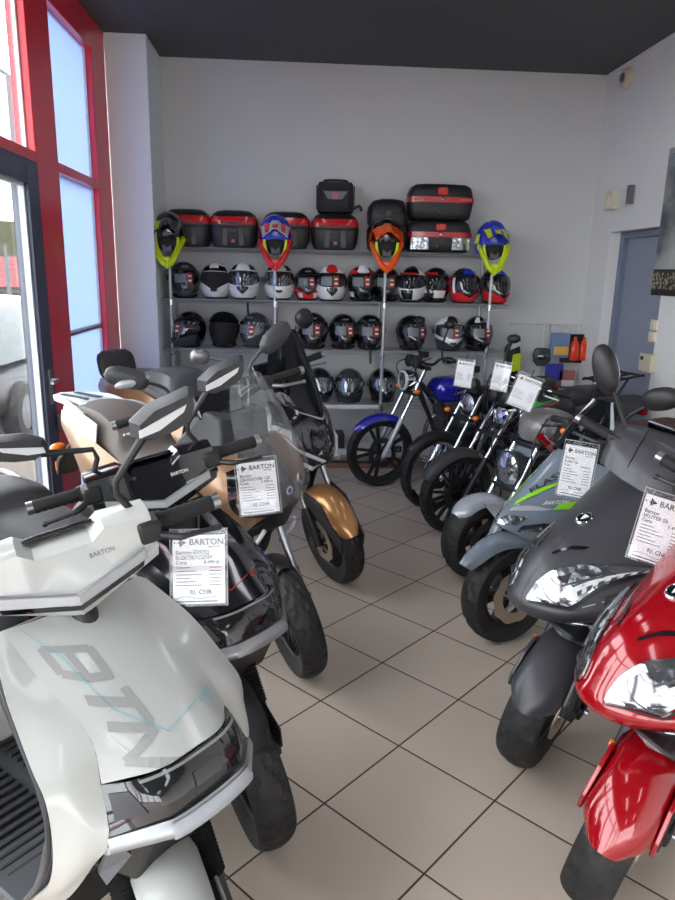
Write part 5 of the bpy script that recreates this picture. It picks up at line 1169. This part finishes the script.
# ------------------------------------------------------------------ small faired sport bike in slate and lime
def mini_sport():
    r = thing('motorcycle', 'slate grey faired sport bike with lime green stripes', 'motorcycle', **put(.992, 2.963, -158))
    T = steer(.03, 24, 2)
    S, f = front_sheet(r, 'front_fairing', 'slate', [
        [(-.40, 0, .985), (-.42, .08, .975), (-.48, .15, .94), (-.60, .19, .90)], [(-.27, 0, .905), (-.30, .08, .885), (-.40, .155, .84), (-.58, .205, .80)], [(-.14, 0, .80), (-.17, .075, .775), (-.28, .155, .72), (-.52, .21, .68)],
        [(-.01, 0, .69), (-.04, .06, .67), (-.15, .14, .625), (-.42, .20, .56)], [(.065, 0, .612), (.04, .04, .595), (-.06, .10, .55), (-.30, .17, .46)], [(.04, 0, .575), (.015, .035, .56), (-.07, .08, .52), (-.28, .13, .42)]], nu=36, nv=22)
    for s in (1, -1):
        u = lambda q: [(.5 + s * (a - .5), v) for a, v in q]
        b = MB(); S.patch(b, u([(.54, .74), (.62, .68), (.72, .64)]), u([(.55, .82), (.63, .80), (.71, .74)]), .001, .005, 12, 4); b.build('headlight', 'lens', f)
        b = MB(); S.patch(b, u([(.74, .72), (.80, .64), (.88, .58)]), u([(.75, .80), (.81, .74), (.87, .66)]), .001, .004, 10, 3); b.build('light_slit', 'lens', f)
        b = MB(); S.patch(b, u([(.56, .635), (.66, .565), (.78, .52)]), u([(.57, .66), (.67, .61), (.75, .555)]), .001, .003, 10, 3); b.build('reflection_band', 'lightslate', f)  # pale band painted as the white reflection along the fairing
        b = MB(); S.patch(b, u([(.55, .575), (.62, .45), (.72, .32)]), u([(.555, .615), (.63, .50), (.69, .38)]), .001, .002, 10, 2); b.build('lime_stripe', 'green', f)
        b = MB(); S.patch(b, u([(.775, .48), (.83, .405), (.88, .28)]), u([(.775, .525), (.85, .465), (.89, .35)]), .001, .002, 10, 3); b.build('lime_chevron', 'green', f)
    b = MB(); S.text(b, 'FLASH', .072, lambda p, q: (.597 + p * .48 - q * .85, .50 - q * .25 - p * 1.05), .006); b.build('lettering', 'black', f, flat=True)
    b = MB(); S.text(b, 'BARTON', .033, lambda p, q: (.715 + p * .62, .525 - q * 1.3 - p * .5), .0045); b.build('lettering', 'offwhite', f, flat=True)
    # screen, tank, seat
    front_sheet(r, 'windscreen', 'tint', [[(-.50, 0, 1.135), (-.515, .05, 1.128), (-.54, .08, 1.11)], [(-.38, 0, 1.04), (-.40, .075, 1.03), (-.45, .12, 1.0)], [(-.27, 0, .92), (-.30, .085, .90), (-.40, .15, .86)]], .004)
    for s in (1, -1):
        q = lambda p: (p[0], s * p[1], p[2])
        MB().tube([q((-.505, .055, 1.13)), q((-.45, .122, 1.0)), q((-.38, .15, .875))], [.006, .011, .006], 8, smooth=14).build('screen_edge', 'lightslate', r)
        MB().ell(q((-.46, .17, .95)), (.03, .03, .02)).build('turn_signal', 'orange', r)
    loftx(r, 'fuel_tank', 'black', [(-.56, .84, .05, .08), (-.68, .86, .10, .15), (-.85, .86, .10, .15), (-1.0, .82, .05, .09)])
    seat_loft(r, 'seat', 'seat', [(-.98, .74, .80, .08), (-1.1, .74, .81, .12), (-1.25, .78, .83, .12), (-1.32, .82, .90, .12), (-1.6, .90, .96, .07)])
    loftx(r, 'tail_section', 'slate', [(-1.0, .72, .06, .12), (-1.3, .78, .07, .13), (-1.6, .88, .05, .08), (-1.72, .92, .02, .03)])
    MB().box((-1.70, 0, .89), (.03, .09, .03)).build('tail_light', 'redplastic', r, bev=.006)
    MB().slab([(-.45, -.12, .80), (-.9, -.12, .74), (-.95, -.12, .40), (-.6, -.12, .30), (-.36, -.12, .44)], (0, .24, 0)).build('engine', 'darksteel', r, bev=.03)
    MB().tube([(-.5, -.14, .40), (-.9, -.17, .34), (-1.3, -.18, .44), (-1.6, -.18, .56)], [.02, .024, .04, .042], 12, smooth=20).build('exhaust', 'steel', r)
    MB(T).tube([(-.50, -.26, .99), (-.47, 0, .97), (-.50, .26, .99)], .011, 10, smooth=14).build('handlebar', 'darksteel', r)
    grip_pair(r, T, -.5, .99, .20, .32, -.02, -.01, 'softblack', 'steel', 'black', .016)
    for s in (1,): round_mirror(r, Matrix(), (-.42, s * .15, .98), (-.43, s * .22, 1.10), (-.47, s * .345, 1.20), .17, .10, s * 10, 'black', s * 14, s, .85)
    T2 = T @ Tr(-.03, 0, .25); wheel(r, T2, .25, .115, .16, 'five', dr=.135)
    arc_fender(r, T2, .275, .14, 33, 112, 'slate', crown=.035, taper=(.55, 1), tip=.075)
    fork(r, T, .08, -.03, .25, -.22, .66, .02, .016, .5, 'black', 'steel'); caliper(r, T, -.11, .095, .24)
    rear_end(r, -1.25, .25, .13, .152); arc_fender(r, Tr(-1.25, 0, .25), .28, .14, 70, 180, 'black', 'rear_fender'); stand(r, -.85, .34)
    return r
mini_sport()
# ------------------------------------------------------------------ the row of naked motorcycles on the right
def naked(label, x, y, deg, st, c):
    r = thing('motorcycle', label, 'motorcycle', group='naked motorcycles in the right row', **put(x, y, deg))
    R0 = c.get('r', .29); hx = c.get('hx', -.06); rk = c['rake']; T = steer(hx + .06 + R0 * math.tan(R_(rk)) * .75, rk, st)
    tn = math.tan(R_(rk)); fx = lambda z: hx - .0 - tn * (z - R0)
    wheel(r, T @ Tr(hx, 0, R0), R0, c.get('tw', .08), c.get('rim', .226), c['wheel'], disc=c.get('disc', 1), rimm=c.get('rimm', 'black'), dr=.125, dm='darksteel')
    arc_fender(r, T @ Tr(hx, 0, R0), R0 + .022, c.get('fw', .115), c.get('fa', (38, 128))[0], c.get('fa', (38, 128))[1], c['fender'], crown=.025, taper=(.75, 1))
    lx, lz = c['lamp']; zc = c.get('crown', lz + .10)
    fork(r, T, .09, hx, R0, fx(zc), zc, c.get('fr', .021), c.get('fr2', .016), .42, c.get('lower', 'alu'), 'chrome', c.get('boot', False)); caliper(r, T, hx - .11, .085, R0 + .03)
    for z in (lz - .10, zc): MB(T).box((fx(z) - .01, 0, z), (.06, .23, .03)).build('fork_crown', c.get('clamp', 'black'), r, bev=.008)
    # headlight
    lr = c.get('lr', .085); sx = c.get('oval', 1); b = MB(T)
    b.grid([[(lx + dx, lr * q * math.cos(2 * PI * k / 24), lz + lr * q * sx * math.sin(2 * PI * k / 24)) for k in range(24)] for dx, q in ((-.13, .2), (-.12, .6), (-.07, .92), (-.01, 1.0), (.0, 1.03), (.008, 1.0), (.008, .93))], cu=True, cap0=True)
    hl = b.build('headlight', c.get('bucket', 'black'), r, ang=50)
    MB(T).grid([[(lx + dx, lr * q * math.cos(2 * PI * k / 24), lz + lr * q * sx * math.sin(2 * PI * k / 24)) for k in range(24)] for dx, q in ((.004, .94), (.016, .7), (.022, .35), (.024, .02))], cu=True, cap1=True).build('lens', c.get('lens', 'lampglass'), hl, ang=60)
    if c.get('ring'): MB(T).lathe([(lr * .80, .0), (lr * .95, .0), (lr * .95, .014), (lr * .80, .018)], (lx + .004, 0, lz), 'x', 30, True).build('halo_ring', 'drl', hl)
    # gauges, bars, mirrors
    bz = c.get('bar', zc + .10); bx = fx(zc) - .06
    for s in (1, -1):
        if c.get('gauges', 1): MB(T).lathe([(0, 0), (.045, 0), (.05, .012), (.05, .05), (.03, .065), (0, .068)], (bx + .10, s * .055, zc + .05), 'x', 20).build('gauge', 'black', r)
    hw = c.get('hw', .36)
    MB(T).tube([(bx - .10, -hw + .1, bz - .01), (bx - .03, -.17, bz), (bx, -.09, zc + .03), (bx, .09, zc + .03), (bx - .03, .17, bz), (bx - .10, hw - .1, bz - .01)], .0115, 10, smooth=30).build('handlebar', c.get('barm', 'chrome'), r)
    grip_pair(r, T, bx - .09, bz - .008, hw - .13, hw, -.03, -.004, 'softblack', 'black', 'steel', .016)
    for s in (1, -1):
        mh = c.get('mir', (.28, bz + .24))
        if s in c.get('mirs', (1, -1)): round_mirror(r, T, (bx - .02, s * .20, bz + .01), (bx - .02, s * (mh[0] - .05), bz + .12), (bx - .04, s * mh[0], mh[1]), .095, .065, s * 10, c.get('mirm', 'black'), s * 10, s, .85)
        a = (fx(lz - .06) + .02, s * .1, lz - .07); b_ = (fx(lz - .06) + .03, s * .17, lz - .07)
        if c.get('signals', 1):
            st_ = MB(T).tube([a, b_], .008, 8).build('signal_stalk', 'black', r); MB(T).ell(b_, (.028, .026, .021), 14, 8).build('turn_signal', 'orange', st_)
    MB(T).tube([(bx + .02, .1, bz), (lx - .02, .16, zc + .02), (fx(lz) - .04, .12, lz - .15), (fx(lz) - .10, .06, lz - .22)], .005, 6, smooth=16).build('control_cable', 'black', r)
    MB(T).tube([(bx + .02, -.1, bz), (lx + .0, -.15, zc), (fx(lz) - .02, -.12, lz - .18), (hx - .08, -.10, R0 + .06)], .005, 6, smooth=16).build('brake_hose', 'black', r)
    # tank, seat, frame, engine
    tx0, tx1, tz = c.get('tank', (-.52, -1.0, .77)); th = c.get('th', .105)
    tk = loftx(r, 'fuel_tank', c['tankm'], [(tx0, tz + .0, th * .5, .07), (tx0 - .06, tz + .01, th * .92, .125), (tx0 - .2, tz + .01, th, .145), (tx1 + .12, tz - .01, th * .85, .125), (tx1, tz - .04, th * .45, .08)], e=.65)
    for s in (1, -1):
        for (u0, w0, u1, w1, hh, mm) in c.get('decals', ()):
            k = 8; rows = []
            for j in (0, 1):
                rows.append([])
                for i in range(k + 1):
                    t = i / k; xx = u0 + (u1 - u0) * t; zz = w0 + (w1 - w0) * t + (hh if j else 0) * (1 - .4 * t)
                    f = max(0, 1 - ((zz - tz) / (th * 1.02)) ** 2) ** .28; g = 1 if tx1 + .14 < xx < tx0 - .1 else .93
                    rows[-1].append((xx, s * (.147 * f * g + .003), zz))
            MB().sheet(rows, .002 * s).build('tank_stripe', mm, tk)
    MB().lathe([(0, 0), (.028, 0), (.03, .008), (0, .014)], ((tx0 + tx1) / 2 + .05, 0, tz + th + .005), 'z', 18).build('fuel_cap', 'chrome', tk)
    sz = c.get('seat_z', .80); seat_loft(r, 'seat', c.get('seatm', 'seat'), c.get('seat', [(tx1 + .02, sz - .08, sz - .01, .09), (tx1 - .08, sz - .08, sz - .01, .12), (tx1 - .3, sz - .08, sz, .135), (tx1 - .4, sz - .07, sz + .045, .13), (tx1 - .68, sz - .03, sz + .05, .10)]))
    for s in (1, -1):
        MB().tube([(fx(lz - .02) - .05, s * .02, lz - .02), (-.62, s * .10, .62), (-.66, s * .11, .34), (-1.05, s * .12, .32), (-1.10, s * .12, .62), (-1.65, s * .09, .78)], .017, 8, smooth=30).build('frame_tube', 'black', r)
        MB().box(((tx1) - .12, s * .125, .62), (.26, .02, .14)).build('side_cover', c.get('cover', 'black'), r, bev=.01)
    MB().tube([(fx(lz - .08) - .05, 0, lz - .04), (-.55, 0, .50), (-.60, 0, .30)], .02, 8, smooth=14).build('down_tube', 'black', r)
    loftx(r, 'crankcase', 'darksteel', [(-.60, .36, .06, .08), (-.70, .36, .11, .15), (-.95, .35, .11, .16), (-1.06, .36, .06, .1)])
    cy = MB(); 
    for i in range(9): cy.box((-.70 + .004 * i, 0, .46 + .022 * i), (.17, .17, .009))
    cy.box((-.68, 0, .55), (.13, .13, .22)); cy.build('cylinder', 'alu', r)
    MB().lathe([(0, .150), (.07, .150), (.078, .14), (.078, .10), (0, .10)], (-.82, 0, .36), 'y', 24).build('engine_cover', 'steel', r)
    MB().tube([(-.62, -.05, .56), (-.56, -.10, .48), (-.58, -.14, .34), (-.8, -.15, .27), (-1.1, -.15, .29), (-1.6, -.17, .37)], [.02, .02, .02, .022, .036, .038], 12, smooth=30).build('exhaust', 'chrome', r)
    wheel(r, Tr(hx - 1.27, 0, R0 - .005), R0 - .005, .105, c.get('rim', .226) - .005, c['wheel'], 'rear_tyre', False, c.get('rimm', 'black'), True, 48)
    MB().slab([(hx - 1.31, -.085, R0 - .03), (-.95, -.085, .33), (-.95, -.085, .39), (hx - 1.31, -.085, R0 + .03)], (0, .025, 0)).build('swingarm', 'black', r, bev=.006)
    for s in (1, -1): MB().tube([(hx - 1.22, s * .12, R0 + .05)] + [(hx - 1.22 + .10 * i / 20, s * .12, R0 + .05 + .36 * i / 20) for i in range(1, 20)] + [(hx - 1.12, s * .12, R0 + .43)], [.012] + [.026 if i % 2 else .018 for i in range(1, 20)] + [.012], 10).build('shock_absorber', 'chrome', r)
    arc_fender(r, Tr(hx - 1.27, 0, R0), R0 + .03, .14, 50, 170, c.get('rfender', 'black'), 'rear_fender')
    MB().box((-1.72, 0, .74), (.05, .12, .07)).build('tail_light', 'redplastic', r, bev=.01)
    MB().tube([(-.9, .1, .3), (-.86, .2, .02), (-.82, .215, .012)], .010, 8).build('side_stand', 'black', r)
    return r, T

naked('blue motorcycle with round ringed headlight, nearest the shelving', .63, 5.427, -163, 0, dict(rake=26, wheel='five', fender='blue', lamp=(-.276, .866), tankm='blue', ring=1, lens='visorsilver', bucket='chrome', tw=.078, fa=(40, 118), bar=1.05, mir=(.25, 1.32), barm='darksteel', hx=-.09,
    decals=((-.66, .75, -.86, .80, .02, 'silver'), (-.72, .72, -.94, .77, .03, 'lightslate')), lower='lightslate', rfender='blue'))
naked('motorcycle with chrome forks and wire spoked wheel, behind the black fendered one', .992, 4.86, -158, 2, dict(rake=29, wheel='wire', fender='black', lamp=(-.322, .773), tankm='black', bucket='black', rimm='chrome', disc=1, tw=.075, r=.285, bar=1.0, mirs=(1,), mir=(.24, 1.27), mirm='black', lower='chrome', hx=-.06, decals=((-.66, .75, -.9, .78, .03, 'red'),)))
n1, n1T = naked('black motorcycle with thin multi-spoke wheel and matt black front fender', 1.003, 4.344, -158, 4, dict(rake=32, wheel='multi', fender='darkgrey', lamp=(-.43, .767), tankm='black', bucket='blackgloss', tw=.08, r=.285, bar=.99, mirs=(), signals=0, lower='black', hx=-.10, fa=(25, 112), fw=.13, boot=False, gauges=1, tank=(-.47, -1.0, .84), th=.115,
    decals=((-.56, .85, -.78, .90, .055, 'dgreen'), (-.56, .825, -.78, .875, .02, 'red'))))
# luggage rack over the tail of that motorcycle
b = MB()
for yy in (-.1, 0, .1): b.tube([(-1.22, yy, .98), (-1.6, yy, 1.02)], .009, 8)
for xx in (-1.25, -1.42, -1.58): b.tube([(xx, -.12, .985 + (-1.25 - xx) * .1), (xx, .12, .985 + (-1.25 - xx) * .1)], .009, 8)
for s in (1, -1): b.tube([(-1.45, s * .1, 1.0), (-1.3, s * .1, .80)], .009, 8)
b.build('luggage_rack', 'black', n1)

def mini_bike():
    seat = [(-.80, .70, .765, .09)] + [(-.84 - .03 * i, .70, .80 + (.012 if i % 2 else 0), .13) for i in range(26)] + [(-1.64, .71, .78, .09)]
    r, T = naked('small motorcycle with white front fender, oval lamp and grey tank', 1.04, 3.66, -156, 0, dict(r=.24, hx=-.03, rake=30, wheel='five', fender='lightslate', signals=0, lamp=(-.20, .625), lr=.098, oval=1.12, crown=.76, tankm='greytank', bucket='darkgrey', tw=.15, rim=.14, fw=.175, fa=(42, 125), bar=.93, hw=.36, mirs=(), fr=.026, fr2=.019, lower='lightslate', tank=(-.32, -.72, .84), th=.105, seatm='seatbrown', seat=seat, gauges=0, disc=1))
    for s in (1, -1): MB(T).slab([(.02, s * .082, .475), (-.10, s * .085, .46), (-.07, s * .09, .36), (.015, s * .092, .25), (-.005, s * .092, .225), (-.05, s * .09, .25), (-.09, s * .086, .36)], (0, s * .008, 0)).build('fender_bracket', 'lightslate', r, bev=.003)
    MB(T).slab([(-.30, -.075, .70), (-.30, .075, .70), (-.37, .07, .80), (-.39, .0, .82), (-.37, -.07, .80)], (-.012, 0, -.008)).build('fly_screen', 'slate', r, bev=.004)
    k = MB().tube([(-.29, .135, .84), (-.47, .135, .71)], .024, 14).build('red_canister', 'red', r); MB().tube([(-.345, .135, .80), (-.40, .135, .76)], .0248, 14, cap=False).build('canister_label', 'packred', k)
    # dark emblem on the tank side
    for s in (1, -1):
        em = [(-.10, .0), (-.06, .03), (-.07, .06), (-.035, .04), (-.01, .065), (-.012, .03), (.03, .035), (.0, .01), (.04, -.03), (.01, -.02), (-.01, -.045), (-.025, -.01), (-.06, -.03), (-.055, -.005)]
        MB().slab([(-.44 + a * .75, s * (.1535 - .35 * (b_ * .75) ** 2), .85 + b_ * .75) for a, b_ in em], (0, s * .002, 0)).build('tank_emblem', 'black', r)
    return r
mini_bike()

UP = (0, 0, 1)
price_tag((1.12, 4.47, 1.07), (-.75, -1, .1), (.12, .05, 1), .13, .19, 'price card with thin print in front of the blue tank', 0)
price_tag((1.285, 4.21, 1.09), (-.75, -1, .1), (.18, .05, 1), .12, .19, 'narrow price card hanging below the yellow gloves', 0)
price_tag((1.30, 3.79, 1.065), (-.25, -1, .45), (.40, .3, .8), .15, .21, 'tilted price card beside the green tank panel', 0)
price_tag((1.155, 2.655, .935), (-.35, -1, .3), (.18, .2, 1), .135, .235, 'price card hanging on the slate and lime sport bike', 1, model=('Barton', 'FLASH 50'), price='4 999 zl')
price_tag((1.09, 1.87, .975), (-.15, -1, .35), (.32, .2, 1), .16, .22, 'price card in clear sleeve on the graphite sport scooter', 1, model=('Barton', 'SKUTER 50'), price='5 499 zl')
